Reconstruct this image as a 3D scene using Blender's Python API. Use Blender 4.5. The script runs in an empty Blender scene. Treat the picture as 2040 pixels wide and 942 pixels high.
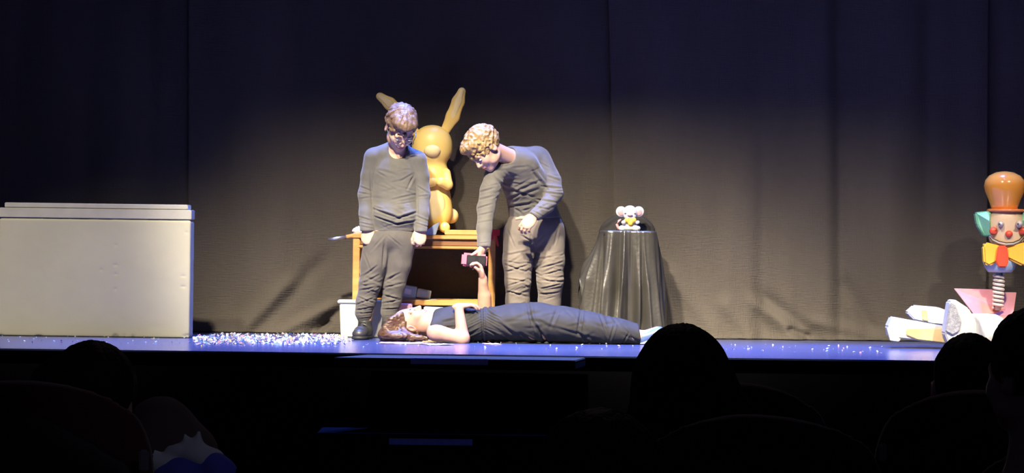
import bpy, bmesh, math, random
import numpy as np
from mathutils import Vector, Matrix

# ------------------------------------------------------------------ camera
F = 5800.0                      # focal length in pixels of the 2040 px wide frame
CAM = np.array([0.0, 0.0, 0.70])
_roll = math.radians(0.75); _pitch = math.atan(16.0 / F)
_r = np.array([math.cos(_roll), 0, math.sin(_roll)])
_u0 = np.array([-math.sin(_roll), 0, math.cos(_roll)])
_f0 = np.array([0.0, 1.0, 0.0])
_fw = _f0 * math.cos(_pitch) - _u0 * math.sin(_pitch)
_u = _u0 * math.cos(_pitch) + _f0 * math.sin(_pitch)

sc = bpy.context.scene
COL = sc.collection
cam = bpy.data.cameras.new('camera'); camo = bpy.data.objects.new('camera', cam); COL.objects.link(camo)
cam.sensor_width = 36; cam.lens = 36 * F / 2040; cam.clip_start = 0.1; cam.clip_end = 200
camo.matrix_world = Matrix(((_r[0], _u[0], -_fw[0], CAM[0]), (_r[1], _u[1], -_fw[1], CAM[1]),
                            (_r[2], _u[2], -_fw[2], CAM[2]), (0, 0, 0, 1)))
sc.camera = camo

# ------------------------------------------------------------------ world, lamps, exposure
w = bpy.data.worlds.new('world'); sc.world = w; w.use_nodes = True
w.node_tree.nodes['Background'].inputs[0].default_value = (0.45, 0.45, 1.0, 1)
w.node_tree.nodes['Background'].inputs[1].default_value = 0.008
sc.view_settings.view_transform = 'Standard'; sc.view_settings.look = 'None'
sc.view_settings.exposure = 0.0; sc.view_settings.gamma = 1.0; sc.view_settings.use_curve_mapping = False

def spot(name, loc, target, energy, color, angle, blend, radius):
    l = bpy.data.lights.new(name, 'SPOT'); l.energy = energy; l.color = color
    l.spot_size = math.radians(angle); l.spot_blend = blend; l.shadow_soft_size = radius
    o = bpy.data.objects.new(name, l); COL.objects.link(o); o.location = loc
    o.rotation_euler = (Vector(target) - Vector(loc)).to_track_quat('-Z', 'Y').to_euler()
    return o
WARM = (1.0, 0.86, 0.66)
spot('spot_lamp', (-4.4, 10, 8), (-2.3, 18.0, 0.0), 4300, WARM, 17, 0.6, 0.22)
spot('spot_lamp', (-2.4, 10, 8), (-0.2, 18.4, 0.45), 16500, WARM, 22, 0.7, 0.22)
spot('spot_lamp', (-0.9, 10, 8), (1.1, 18.4, 0.40), 12500, WARM, 24, 0.7, 0.22)
spot('spot_lamp', (5.7, 10.2, 8), (2.9, 18.4, 0.45), 12000, WARM, 22, 0.7, 0.22)
BLUE = (0.13, 0.25, 1.0)
for bx, e in ((-2.6, 2300), (-1.3, 4000), (0.0, 4600), (1.3, 4600), (2.6, 4000)):
    spot('spot_lamp', (bx, 18.7, 5.6), (bx, 17.0, 0), e, BLUE, 35, 0.6, 0.15)
spot('spot_lamp', (2.1, 14.5, 9.5), (2.3, 18.9, 2.6), 620, (0.17, 0.2, 1.0), 34, 1.0, 0.3)
spot('spot_lamp', (-0.6, 14.5, 9.5), (-0.5, 18.9, 2.6), 260, (0.17, 0.2, 1.0), 30, 1.0, 0.3)
spot('jacket_fill', (1.1, 3.2, 2.4), (-0.70, 6.25, -0.02), 12, (0.72, 0.74, 1.0), 16, 0.8, 0.05)  # added fill spot to brighten the bundled jacket, not a fixture of the hall
pl = bpy.data.lights.new('audience_rim_fill', 'POINT'); pl.energy = 26; pl.color = (0.95, 0.75, 0.85); pl.shadow_soft_size = 0.25  # added fill light for rims on heads and seats, no real fixture
po = bpy.data.objects.new('audience_rim_fill', pl); COL.objects.link(po); po.location = (0.4, 12.2, 4.6)

# ------------------------------------------------------------------ helpers
def P(px, py, Y):
    """point on the line of sight of a photograph pixel at distance Y"""
    d = _fw + ((px - 1020) / F) * _r + ((471 - py) / F) * _u
    return CAM + d * (Y / d[1])
def PX(px, Y): return P(px, 455, Y)[0]
def GZ(px, py, z=0.0):
    d = _fw + ((px - 1020) / F) * _r + ((471 - py) / F) * _u
    return CAM + d * ((z - CAM[2]) / d[2])
def V3(a): return np.array(a, float)
def nrm(a):
    a = V3(a); return a / np.linalg.norm(a)

def mat(name, col, rough=0.6, col2=None, nscale=8.0, bump=0.0, bscale=60.0, spec=0.5, metal=0.0, sheen=0.0, stretch=(1, 1, 1), emit=0, coat=0, sss=0, weave=0):
    m = bpy.data.materials.new(name); m.use_nodes = True
    nt = m.node_tree; b = nt.nodes['Principled BSDF']
    b.inputs['Roughness'].default_value = rough; b.inputs['Metallic'].default_value = metal
    b.inputs['Specular IOR Level'].default_value = spec
    b.inputs['Sheen Weight'].default_value = sheen; b.inputs['Coat Weight'].default_value = coat
    if sss:
        b.inputs['Subsurface Weight'].default_value = sss; b.inputs['Subsurface Radius'].default_value = (0.01, 0.004, 0.002)
        b.inputs['Subsurface Scale'].default_value = 0.5
    tc = nt.nodes.new('ShaderNodeTexCoord'); mp = nt.nodes.new('ShaderNodeMapping'); mp.inputs['Scale'].default_value = stretch
    nt.links.new(tc.outputs['Object'], mp.inputs[0])
    n = nt.nodes.new('ShaderNodeTexNoise'); n.inputs['Scale'].default_value = nscale; n.inputs['Detail'].default_value = 5
    nt.links.new(mp.outputs[0], n.inputs[0])
    mx = nt.nodes.new('ShaderNodeMix'); mx.data_type = 'RGBA'
    c2 = col2 if col2 else tuple(c * 0.85 for c in col)
    mx.inputs[6].default_value = (*col, 1); mx.inputs[7].default_value = (*c2, 1)
    rp = nt.nodes.new('ShaderNodeMapRange'); rp.inputs[1].default_value = 0.35; rp.inputs[2].default_value = 0.65
    nt.links.new(n.outputs[0], rp.inputs[0]); nt.links.new(rp.outputs[0], mx.inputs[0]); nt.links.new(mx.outputs[2], b.inputs['Base Color'])
    if bump:
        n2 = nt.nodes.new('ShaderNodeTexNoise'); n2.inputs['Scale'].default_value = bscale; n2.inputs['Detail'].default_value = 4
        nt.links.new(mp.outputs[0], n2.inputs[0])
        bp = nt.nodes.new('ShaderNodeBump'); bp.inputs['Strength'].default_value = bump; bp.inputs['Distance'].default_value = 0.01
        nt.links.new(n2.outputs[0], bp.inputs['Height']); nt.links.new(bp.outputs[0], b.inputs['Normal'])
    return m

def link(name, me, m=None, parent=None, loc=None):
    o = bpy.data.objects.new(name, me); COL.objects.link(o)
    if m is not None:
        for mm in (m if isinstance(m, (list, tuple)) else [m]): me.materials.append(mm)
    if parent is not None: o.parent = parent
    if loc is not None: o.location = loc
    return o
def tag(o, label=None, cat=None, group=None, kind=None):
    if label: o['label'] = label
    if cat: o['category'] = cat
    if group: o['group'] = group
    if kind: o['kind'] = kind
    return o
def thing(name, loc, label, cat, group=None):
    o = bpy.data.objects.new(name, None); COL.objects.link(o); o.location = tuple(loc); o.empty_display_size = 0.1
    return tag(o, label, cat, group)
def wloc(o):
    p = Vector((0, 0, 0))
    while o is not None: p += o.location; o = o.parent
    return np.array(p)

def np_mesh(name, verts, faces, smooth=True):
    me = bpy.data.meshes.new(name)
    verts = np.asarray(verts, np.float32)
    if isinstance(faces, np.ndarray):
        n = faces.shape[1]
        me.vertices.add(len(verts)); me.vertices.foreach_set('co', verts.ravel())
        me.loops.add(faces.size); me.loops.foreach_set('vertex_index', faces.astype(np.int32).ravel())
        me.polygons.add(len(faces)); me.polygons.foreach_set('loop_start', np.arange(0, faces.size, n, dtype=np.int32))
        me.update(calc_edges=True)
    else:
        me.from_pydata([tuple(v) for v in verts], [], faces)
    me.validate(); me.update()
    me.polygons.foreach_set('use_smooth', np.full(len(me.polygons), smooth))
    return me

# -------- value noise
_rng = np.random.RandomState(7); _tab = _rng.rand(4096).astype(np.float32)
def vnoise(p):
    p = np.asarray(p, np.float64); i = np.floor(p).astype(np.int64); f = p - i; f = f * f * (3 - 2 * f)
    def h(a, b, c): return _tab[(a * 73856093 ^ b * 19349663 ^ c * 83492791) & 4095]
    r = 0
    for a in (0, 1):
        for b in (0, 1):
            for c in (0, 1):
                wgt = (f[..., 0] if a else 1 - f[..., 0]) * (f[..., 1] if b else 1 - f[..., 1]) * (f[..., 2] if c else 1 - f[..., 2])
                r = r + wgt * h(i[..., 0] + a, i[..., 1] + b, i[..., 2] + c)
    return r * 2 - 1

# -------- distance-field sculpting, meshed with surface nets
class Sculpt:
    def __init__(s, lo, hi, h):
        s.lo = V3(lo); s.h = h; n = np.ceil((V3(hi) - s.lo) / h).astype(int) + 1
        s.n = n; s.D = np.full(n, 1.0, np.float32)
        s.ax = [(s.lo[i] + h * np.arange(n[i])) for i in range(3)]
    def _apply(s, fn, lo, hi, k, mode):
        m = k + 3 * s.h
        a = np.maximum(np.floor((V3(lo) - m - s.lo) / s.h).astype(int), 0); b = np.minimum(np.ceil((V3(hi) + m - s.lo) / s.h).astype(int) + 1, s.n)
        if np.any(b <= a): return s
        sl = tuple(slice(a[i], b[i]) for i in range(3))
        x = s.ax[0][sl[0]][:, None, None]; y = s.ax[1][sl[1]][None, :, None]; z = s.ax[2][sl[2]][None, None, :]
        d = fn(x, y, z).astype(np.float32); A = s.D[sl]
        if mode == 'u':
            if k > 0:
                hh = np.maximum(k - np.abs(A - d), 0) / k; s.D[sl] = np.minimum(A, d) - hh * hh * k * 0.25
            else: s.D[sl] = np.minimum(A, d)
        else:
            d = -d
            if k > 0:
                hh = np.maximum(k - np.abs(A - d), 0) / k; s.D[sl] = np.maximum(A, d) + hh * hh * k * 0.25
            else: s.D[sl] = np.maximum(A, d)
        return s
    def cone(s, p0, r0, p1, r1, k=0.01, flat=None, mode='u'):
        p0 = V3(p0); p1 = V3(p1); ba = p1 - p0; bb = float(ba @ ba) + 1e-12
        R = max(r0, r1)
        n = None
        if flat is not None: n = nrm(flat[0]); q = 1.0 / flat[1] - 1.0; mul = math.sqrt(flat[1])
        def fn(x, y, z):
            X = x - p0[0]; Y = y - p0[1]; Z = z - p0[2]
            t = np.clip((X * ba[0] + Y * ba[1] + Z * ba[2]) / bb, 0, 1)
            dx = X - t * ba[0]; dy = Y - t * ba[1]; dz = Z - t * ba[2]
            if n is not None:
                e = (dx * n[0] + dy * n[1] + dz * n[2]) * q
                dx = dx + e * n[0]; dy = dy + e * n[1]; dz = dz + e * n[2]
            d = np.sqrt(dx * dx + dy * dy + dz * dz) - (r0 + (r1 - r0) * t)
            return d * mul if n is not None else d
        return s._apply(fn, np.minimum(p0, p1) - R, np.maximum(p0, p1) + R, k, mode)
    def chain(s, pts, rad, k=0.01, flat=None, mode='u'):
        for i in range(len(pts) - 1): s.cone(pts[i], rad[i], pts[i + 1], rad[i + 1], k, flat, mode)
        return s
    def ell(s, c, r, k=0.01, R=None, mode='u'):
        c = V3(c); r = V3(r); R = np.eye(3) if R is None else np.asarray(R); rm = float(r.max())
        def fn(x, y, z):
            X = x - c[0]; Y = y - c[1]; Z = z - c[2]
            q = [X * R[0, i] + Y * R[1, i] + Z * R[2, i] for i in range(3)]
            k0 = np.sqrt((q[0] / r[0]) ** 2 + (q[1] / r[1]) ** 2 + (q[2] / r[2]) ** 2)
            k1 = np.sqrt((q[0] / r[0] ** 2) ** 2 + (q[1] / r[1] ** 2) ** 2 + (q[2] / r[2] ** 2) ** 2) + 1e-9
            return k0 * (k0 - 1.0) / k1
        return s._apply(fn, c - rm, c + rm, k, mode)
    def box(s, c, hf, rd=0.01, k=0.0, R=None, mode='u'):
        c = V3(c); hf = V3(hf) - rd; R = np.eye(3) if R is None else np.asarray(R); rm = float(np.linalg.norm(hf) + rd)
        def fn(x, y, z):
            X = x - c[0]; Y = y - c[1]; Z = z - c[2]
            q = [np.abs(X * R[0, i] + Y * R[1, i] + Z * R[2, i]) - hf[i] for i in range(3)]
            o = np.sqrt(np.maximum(q[0], 0) ** 2 + np.maximum(q[1], 0) ** 2 + np.maximum(q[2], 0) ** 2)
            return o + np.minimum(np.maximum(np.maximum(q[0], q[1]), q[2]), 0) - rd
        return s._apply(fn, c - rm, c + rm, k, mode)
    def cut(s, p, n, k=0.0, lo=None, hi=None):
        """remove what lies on the +n side of the plane through p (inside the box lo..hi)"""
        p = V3(p); n = nrm(n)
        fn = lambda x, y, z: -((x - p[0]) * n[0] + (y - p[1]) * n[1] + (z - p[2]) * n[2])
        L = s.lo if lo is None else V3(lo); H = s.lo + s.h * s.n if hi is None else V3(hi)
        m = k + 3 * s.h if lo is not None else 0
        return s._apply(fn, L + m, H - m, k, 'd')
    def mesh(s):
        D = s.D; n = s.n; neg = D < 0
        c = [neg[i:n[0] - 1 + i, j:n[1] - 1 + j, k:n[2] - 1 + k] for i in (0, 1) for j in (0, 1) for k in (0, 1)]
        cnt = sum(a.astype(np.int8) for a in c); act = (cnt > 0) & (cnt < 8)
        I = np.argwhere(act); vid = np.full(act.shape, -1, np.int64); vid[act] = np.arange(len(I))
        cor = np.array([(i, j, k) for i in (0, 1) for j in (0, 1) for k in (0, 1)])
        val = np.stack([D[I[:, 0] + q[0], I[:, 1] + q[1], I[:, 2] + q[2]] for q in cor], 1)
        acc = np.zeros((len(I), 3)); ec = np.zeros(len(I))
        for a in range(8):
            for b in range(a + 1, 8):
                if np.abs(cor[a] - cor[b]).sum() != 1: continue
                va, vb = val[:, a], val[:, b]; m = (va < 0) != (vb < 0)
                t = np.where(m, va / np.where(m, va - vb, 1), 0)
                acc += np.where(m[:, None], cor[a] + t[:, None] * (cor[b] - cor[a]), 0); ec += m
        verts = s.lo + s.h * (I + acc / ec[:, None])
        faces = []
        for ax in range(3):
            o1, o2 = [(1, 2), (2, 0), (0, 1)][ax]
            sa = [slice(None)] * 3; sb = [slice(None)] * 3
            sa[ax] = slice(0, n[ax] - 1); sb[ax] = slice(1, n[ax])
            A = neg[tuple(sa)]; B = neg[tuple(sb)]
            E = np.argwhere(A != B)
            E = E[(E[:, o1] > 0) & (E[:, o1] < n[o1] - 1) & (E[:, o2] > 0) & (E[:, o2] < n[o2] - 1)]
            if not len(E): continue
            def g(d1, d2):
                q = E.copy(); q[:, o1] += d1; q[:, o2] += d2; return vid[q[:, 0], q[:, 1], q[:, 2]]
            Q = np.stack([g(-1, -1), g(0, -1), g(0, 0), g(-1, 0)], 1)
            fl = ~neg[E[:, 0], E[:, 1], E[:, 2]]
            Q[fl] = Q[fl][:, ::-1]; faces.append(Q)
        return verts, np.concatenate(faces)

def vnormals(v, f):
    a = v[f[:, 2]] - v[f[:, 0]]; b = v[f[:, 3]] - v[f[:, 1]]; fn = np.cross(a, b)
    N = np.zeros_like(v)
    for i in range(4): np.add.at(N, f[:, i], fn)
    return N / (np.linalg.norm(N, axis=1, keepdims=True) + 1e-12)
def smoothv(v, f, it=1):
    for _ in range(it):
        acc = np.zeros_like(v); c = np.zeros(len(v))
        for i in range(4):
            for j in (1, 3):
                np.add.at(acc, f[:, i], v[f[:, (i + j) % 4]]); np.add.at(c, f[:, i], 1)
        v = 0.5 * v + 0.5 * acc / np.maximum(c, 1)[:, None]
    return v
def sculpt_obj(S, name, m, parent, disp=None, smooth=1):
    v, f = S.mesh()
    if smooth: v = smoothv(v, f, smooth)
    if disp is not None:
        N = vnormals(v, f); v = v + N * disp(v, N)[:, None]
    return link(name, np_mesh(name, v - wloc(parent), f), m, parent)

def folds(strokes, noise=0.0, nscale=(20, 20, 20), both=False):
    """strokes: (x0,z0,x1,z1,width,depth) creases pressed into the cloth seen from the hall"""
    def fn(v, N):
        d = np.zeros(len(v)); X = v[:, 0]; Z = v[:, 2]
        wgt = np.clip(-N[:, 1] * 1.6 + 0.25, 0, 1) if not both else np.ones(len(v))
        for x0, z0, x1, z1, wd, dp in strokes:
            bx, bz = x1 - x0, z1 - z0; bb = bx * bx + bz * bz + 1e-9
            t = ((X - x0) * bx + (Z - z0) * bz) / bb; tc = np.clip(t, 0, 1)
            L = math.sqrt(bb); s = ((X - x0) * -bz + (Z - z0) * bx) / L
            end = np.exp(-(np.maximum(np.abs(t - 0.5) - 0.5, 0) * L / (wd * 1.5)) ** 2) * (0.35 + 0.65 * np.sin(np.pi * np.clip(tc, 0.04, 0.96)))
            d += -dp * end * (np.exp(-(s / wd) ** 2) - 0.75 * np.exp(-((s - 1.7 * wd) / (wd * 1.1)) ** 2) - 0.3 * np.exp(-((s + 1.7 * wd) / (wd * 1.1)) ** 2))
        d *= wgt
        if noise: d += noise * vnoise(v * V3(nscale)) + 0.5 * noise * vnoise(v * V3(nscale) * 2.1 + 9)
        return d
    return fn
def SK(Y, lst):
    out = []
    for x0, y0, x1, y1, wd, dp in lst:
        a = P(x0, y0, Y); b = P(x1, y1, Y); out.append((a[0], a[2], b[0], b[2], wd / 1000.0, dp / 1000.0))
    return out

def boxm(name, c, size, m, parent=None, rot=None, bevel=0.004, segs=2, taper=None):
    bm = bmesh.new(); bmesh.ops.create_cube(bm, size=1)
    for v in bm.verts:
        if taper and v.co.z < 0: v.co.x *= taper; v.co.y *= taper
        v.co.x *= size[0]; v.co.y *= size[1]; v.co.z *= size[2]
    if bevel: bmesh.ops.bevel(bm, geom=bm.edges[:], offset=bevel, segments=segs, affect='EDGES')
    if rot is not None: bmesh.ops.transform(bm, matrix=Matrix(rot).to_4x4() if len(rot) != 3 or not isinstance(rot[0], (int, float)) else Matrix.Rotation(rot[2], 4, 'Z') @ Matrix.Rotation(rot[1], 4, 'Y') @ Matrix.Rotation(rot[0], 4, 'X'), verts=bm.verts)
    me = bpy.data.meshes.new(name); bm.to_mesh(me); bm.free()
    if parent is None:
        return link(name, me, m, None, tuple(c))
    o = link(name, me, m, parent); o.location = tuple(V3(c) - wloc(parent)); return o
def tube(name, pts, rad, m, parent, res=8, closed=False):
    pts = [V3(p) for p in pts]; n = len(pts); rads = rad if isinstance(rad, (list, tuple, np.ndarray)) else [rad] * n
    vs = []; up = V3((0.13, 0.37, 0.92))
    for i, p in enumerate(pts):
        a = pts[(i - 1) % n] if (closed or i > 0) else p; b = pts[(i + 1) % n] if (closed or i < n - 1) else p
        t = nrm(b - a); s = np.cross(t, up); s = nrm(s) if np.linalg.norm(s) > 1e-4 else V3((1, 0, 0)); q = np.cross(s, t)
        for j in range(res):
            an = 2 * math.pi * j / res; vs.append(p + rads[i] * (math.cos(an) * s + math.sin(an) * q))
    fs = []
    for i in range(n if closed else n - 1):
        for j in range(res):
            fs.append((i * res + j, i * res + (j + 1) % res, ((i + 1) % n) * res + (j + 1) % res, ((i + 1) % n) * res + j))
    if not closed: fs += [tuple(range(res))[::-1], tuple((n - 1) * res + j for j in range(res))]
    me = np_mesh(name, np.array(vs) - (wloc(parent) if parent is not None else 0), [tuple(f) for f in fs])
    bm = bmesh.new(); bm.from_mesh(me); bmesh.ops.recalc_face_normals(bm, faces=bm.faces); bm.to_mesh(me); bm.free()
    return link(name, me, m, parent)
def lathe(name, c, prof, m, parent, seg=28, R=None, sx=1, sy=1):
    vs = []; fs = []; n = len(prof)
    for r, z in prof:
        for j in range(seg):
            a = 2 * math.pi * j / seg; vs.append((r * math.cos(a) * sx, r * math.sin(a) * sy, z))
    for i in range(n - 1):
        for j in range(seg): fs.append((i * seg + j, i * seg + (j + 1) % seg, (i + 1) * seg + (j + 1) % seg, (i + 1) * seg + j))
    fs += [tuple(range(seg))[::-1], tuple((n - 1) * seg + j for j in range(seg))]
    vs = np.array(vs)
    if R is not None: vs = vs @ np.asarray(R).T
    me = np_mesh(name, vs + V3(c) - wloc(parent), fs)
    return link(name, me, m, parent)
def poly_solid(name, pts, faces, m, parent, bevel=0.006):
    """closed solid from corner points and faces"""
    bm = bmesh.new(); bv = [bm.verts.new(tuple(V3(p) - (wloc(parent) if parent is not None else 0))) for p in pts]
    for f in faces: bm.faces.new([bv[i] for i in f])
    bmesh.ops.recalc_face_normals(bm, faces=bm.faces)
    if bevel: bmesh.ops.bevel(bm, geom=bm.edges[:], offset=bevel, segments=2, affect='EDGES')
    me = bpy.data.meshes.new(name); bm.to_mesh(me); bm.free()
    return link(name, me, m, parent)
def frame3(fwd, up):
    f = nrm(fwd); u = V3(up) - f * (V3(up) @ f); u = nrm(u); r = np.cross(f, u)
    return np.stack([r, f, u], 1)            # columns: right, forward, up
def rotm(axis, deg):
    return np.array(Matrix.Rotation(math.radians(deg), 3, Vector(axis)))
#@@BODY
# ------------------------------------------------------------------ materials
M = {}
M['stage'] = mat('stage_paint', (0.055, 0.075, 0.18), 0.22, (0.042, 0.058, 0.15), 3, 0.10, 14, spec=0.45, stretch=(0.25, 4, 1))
M['fascia'] = mat('black_fascia', (0.0035, 0.0035, 0.005), 0.9, (0.0025, 0.0025, 0.004), 4, spec=0.1)
M['lip'] = mat('lip_wood', (0.060, 0.034, 0.018), 0.8, (0.045, 0.025, 0.013), 6, stretch=(0.3, 3, 1))
M['tape'] = mat('blue_tape', (0.20, 0.24, 0.75), 0.5, (0.16, 0.2, 0.65), 30)
M['hall'] = mat('hall_carpet', (0.012, 0.010, 0.012), 0.9, (0.008, 0.007, 0.009), 12)
M['foam'] = mat('white_foam', (0.53, 0.525, 0.43), 0.75, (0.49, 0.485, 0.395), 2.5, 0.06, 120)
M['foam_white'] = mat('clean_foam', (0.52, 0.52, 0.48), 0.7, (0.46, 0.46, 0.43), 9, 0.12, 160)
M['foam_yellow'] = mat('stained_foam', (0.66, 0.42, 0.14), 0.7, (0.64, 0.48, 0.22), 7, 0.1, 120)
M['foam_grey'] = mat('broken_foam', (0.36, 0.37, 0.40), 0.85, (0.22, 0.23, 0.26), 60, 0.5, 140)
M['wood'] = mat('pine_wood', (0.62, 0.33, 0.10), 0.5, (0.50, 0.24, 0.065), 9, 0.08, 40, stretch=(0.3, 3, 3))
M['wood_dark'] = mat('brown_wood', (0.26, 0.12, 0.045), 0.55, (0.18, 0.08, 0.03), 9, stretch=(0.3, 3, 3))
M['satin'] = mat('black_satin', (0.045, 0.042, 0.035), 0.30, (0.036, 0.034, 0.028), 6, 0.15, 40, spec=1.0)
M['satin_blue'] = M['satin']
M['metal'] = mat('steel', (0.55, 0.55, 0.56), 0.35, metal=0.9)
M['red'] = mat('red_plastic', (0.75, 0.05, 0.07), 0.4)
M['paper'] = mat('paper', (0.75, 0.75, 0.78), 0.8, (0.68, 0.68, 0.72), 12)
M['paper_blue'] = mat('blue_grey_card', (0.42, 0.50, 0.58), 0.7, (0.36, 0.43, 0.52), 12)
M['pink_box'] = mat('pink_card', (0.72, 0.42, 0.55), 0.6, (0.62, 0.36, 0.50), 9)
M['gold'] = mat('orange_board', (0.72, 0.36, 0.13), 0.5, (0.62, 0.30, 0.10), 10)
M['yellow'] = mat('yellow_paint', (0.94, 0.68, 0.20), 0.42, (0.92, 0.64, 0.17), 3, 0.03, 30)
M['pale_yellow'] = mat('pale_yellow_paint', (0.94, 0.74, 0.34), 0.5)
M['skin'] = mat('skin', (0.72, 0.47, 0.35), 0.5, (0.66, 0.41, 0.29), 14, 0.05, 200, sss=0.15)
M['skin_pink'] = mat('pink_skin', (0.60, 0.38, 0.29), 0.5, (0.55, 0.33, 0.24), 14, 0.05, 200, sss=0.15)
M['skin_girl'] = mat('girl_skin', (0.46, 0.27, 0.20), 0.55, (0.41, 0.23, 0.165), 14, 0.05, 200, spec=0.3, sss=0.1)
M['lips'] = mat('lips', (0.55, 0.20, 0.17), 0.4)
M['eye'] = mat('eye_white', (0.8, 0.8, 0.78), 0.2)
M['iris'] = mat('iris', (0.05, 0.03, 0.02), 0.15)
M['knit'] = mat('grey_knit', (0.128, 0.125, 0.115), 0.85, (0.112, 0.109, 0.10), 25, 0.25, 260, spec=0.3, sheen=0.25)
M['shirt'] = mat('dark_jersey', (0.135, 0.130, 0.120), 0.8, (0.118, 0.113, 0.105), 25, 0.18, 300, spec=0.3, sheen=0.2)
M['jogger'] = mat('jogger_cloth', (0.105, 0.098, 0.092), 0.85, (0.090, 0.084, 0.079), 20, 0.2, 260, spec=0.3, sheen=0.15)
M['trouser'] = mat('taupe_trouser', (0.205, 0.178, 0.152), 0.8, (0.18, 0.155, 0.132), 20, 0.2, 260, spec=0.3, sheen=0.2)
M['dress'] = mat('black_dress', (0.032, 0.032, 0.033), 0.75, (0.027, 0.027, 0.028), 20, 0.12, 240, spec=0.2)
M['shoe'] = mat('black_shoe', (0.035, 0.036, 0.038), 0.45, (0.028, 0.028, 0.030), 30, 0.1, 150)
M['sole'] = mat('rubber_sole', (0.02, 0.02, 0.022), 0.6)
M['shoe_blue'] = mat('blue_shoe', (0.10, 0.16, 0.32), 0.4, (0.08, 0.13, 0.26), 30)
M['sole_white'] = mat('white_sole', (0.6, 0.62, 0.68), 0.5)
M['hair_brown'] = mat('brown_hair', (0.25, 0.16, 0.105), 0.45, (0.15, 0.095, 0.06), 60, 0.3, 160, spec=0.5)
M['hair_blond'] = mat('blond_hair', (0.46, 0.31, 0.14), 0.5, (0.32, 0.20, 0.085), 60, 0.3, 160, spec=0.5)
M['hair_long'] = mat('chestnut_hair', (0.115, 0.058, 0.028), 0.4, (0.055, 0.026, 0.012), 40, 0.3, 120, spec=0.6, stretch=(0.6, 2, 2))
M['hair_dark'] = mat('dark_hair', (0.045, 0.024, 0.015), 0.7, (0.028, 0.015, 0.009), 50, 0.3, 120, spec=0.2)
M['black'] = mat('black_plastic', (0.012, 0.012, 0.013), 0.4)
M['screen'] = mat('dark_screen', (0.03, 0.03, 0.035), 0.25)
M['pinkplastic'] = mat('pink_plastic', (0.62, 0.16, 0.24), 0.4)
M['wire'] = mat('glasses_wire', (0.35, 0.35, 0.36), 0.4, metal=0.4)
M['lens'] = None
M['seat_red'] = mat('red_velour', (0.085, 0.010, 0.008), 0.85, (0.065, 0.008, 0.007), 30, 0.2, 200, sheen=0.4)
M['seat_black'] = mat('seat_shell', (0.010, 0.009, 0.010), 0.6)
M['navy'] = mat('navy_cloth', (0.03, 0.03, 0.05), 0.9)
M['white_cloth'] = mat('white_cloth', (0.85, 0.87, 0.95), 0.8, (0.75, 0.78, 0.9), 12, 0.1, 60)
M['blue_cloth'] = mat('blue_cloth', (0.14, 0.15, 0.85), 0.8, (0.12, 0.13, 0.75), 12)
M['c_orange'] = mat('orange_gloss', (0.90, 0.38, 0.07), 0.16, (0.88, 0.33, 0.05), 3, coat=0.6)
M['c_brim'] = mat('orange_brim', (0.80, 0.26, 0.10), 0.3)
M['c_face'] = mat('cream_face', (0.76, 0.58, 0.40), 0.42, (0.70, 0.52, 0.36), 5)
M['c_green'] = mat('green_foam', (0.16, 0.55, 0.24), 0.5, (0.30, 0.66, 0.50), 6)
M['c_red'] = mat('red_paint', (0.78, 0.10, 0.05), 0.35)
M['c_yellow'] = mat('yellow_gloss', (0.88, 0.55, 0.08), 0.4, (0.85, 0.50, 0.06), 6)
M['c_blue'] = mat('blue_paint', (0.25, 0.46, 0.68), 0.45, (0.40, 0.58, 0.74), 7)
M['c_white'] = mat('white_paint', (0.66, 0.64, 0.62), 0.4)
M['c_grey'] = mat('grey_spring', (0.42, 0.39, 0.42), 0.4, (0.34, 0.32, 0.36), 10)
M['c_dark'] = mat('mouth_line', (0.10, 0.05, 0.03), 0.5)
M['c_pink'] = mat('pink_paint', (0.72, 0.33, 0.33), 0.5, (0.62, 0.25, 0.24), 6)
M['m_grey'] = mat('mouse_grey', (0.42, 0.45, 0.54), 0.5, (0.46, 0.49, 0.57), 20)
M['m_pink'] = mat('mouse_pink', (0.70, 0.33, 0.33), 0.5)

def curtain_mat():
    m = mat('black_wool_curtain', (0.094, 0.083, 0.069), 0.92, (0.078, 0.069, 0.057), 1.6, 0, spec=0.15, sheen=0.0, stretch=(1.5, 1, 0.5))
    nt = m.node_tree; b = nt.nodes['Principled BSDF']; tc = nt.nodes.new('ShaderNodeTexCoord')
    hs = []
    for sx, sz in ((120, 14), (14, 120)):
        mp = nt.nodes.new('ShaderNodeMapping'); mp.inputs['Scale'].default_value = (sx, 1, sz)
        n = nt.nodes.new('ShaderNodeTexNoise'); n.inputs['Scale'].default_value = 1.0; n.inputs['Detail'].default_value = 3
        nt.links.new(tc.outputs['Object'], mp.inputs[0]); nt.links.new(mp.outputs[0], n.inputs[0]); hs.append(n)
    ad = nt.nodes.new('ShaderNodeMath'); ad.operation = 'ADD'
    nt.links.new(hs[0].outputs[0], ad.inputs[0]); nt.links.new(hs[1].outputs[0], ad.inputs[1])
    bp = nt.nodes.new('ShaderNodeBump'); bp.inputs['Strength'].default_value = 0.5; bp.inputs['Distance'].default_value = 0.012
    nt.links.new(ad.outputs[0], bp.inputs['Height']); nt.links.new(bp.outputs[0], b.inputs['Normal'])
    return m
M['curtain'] = curtain_mat()
def skin_gel(): pass

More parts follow.
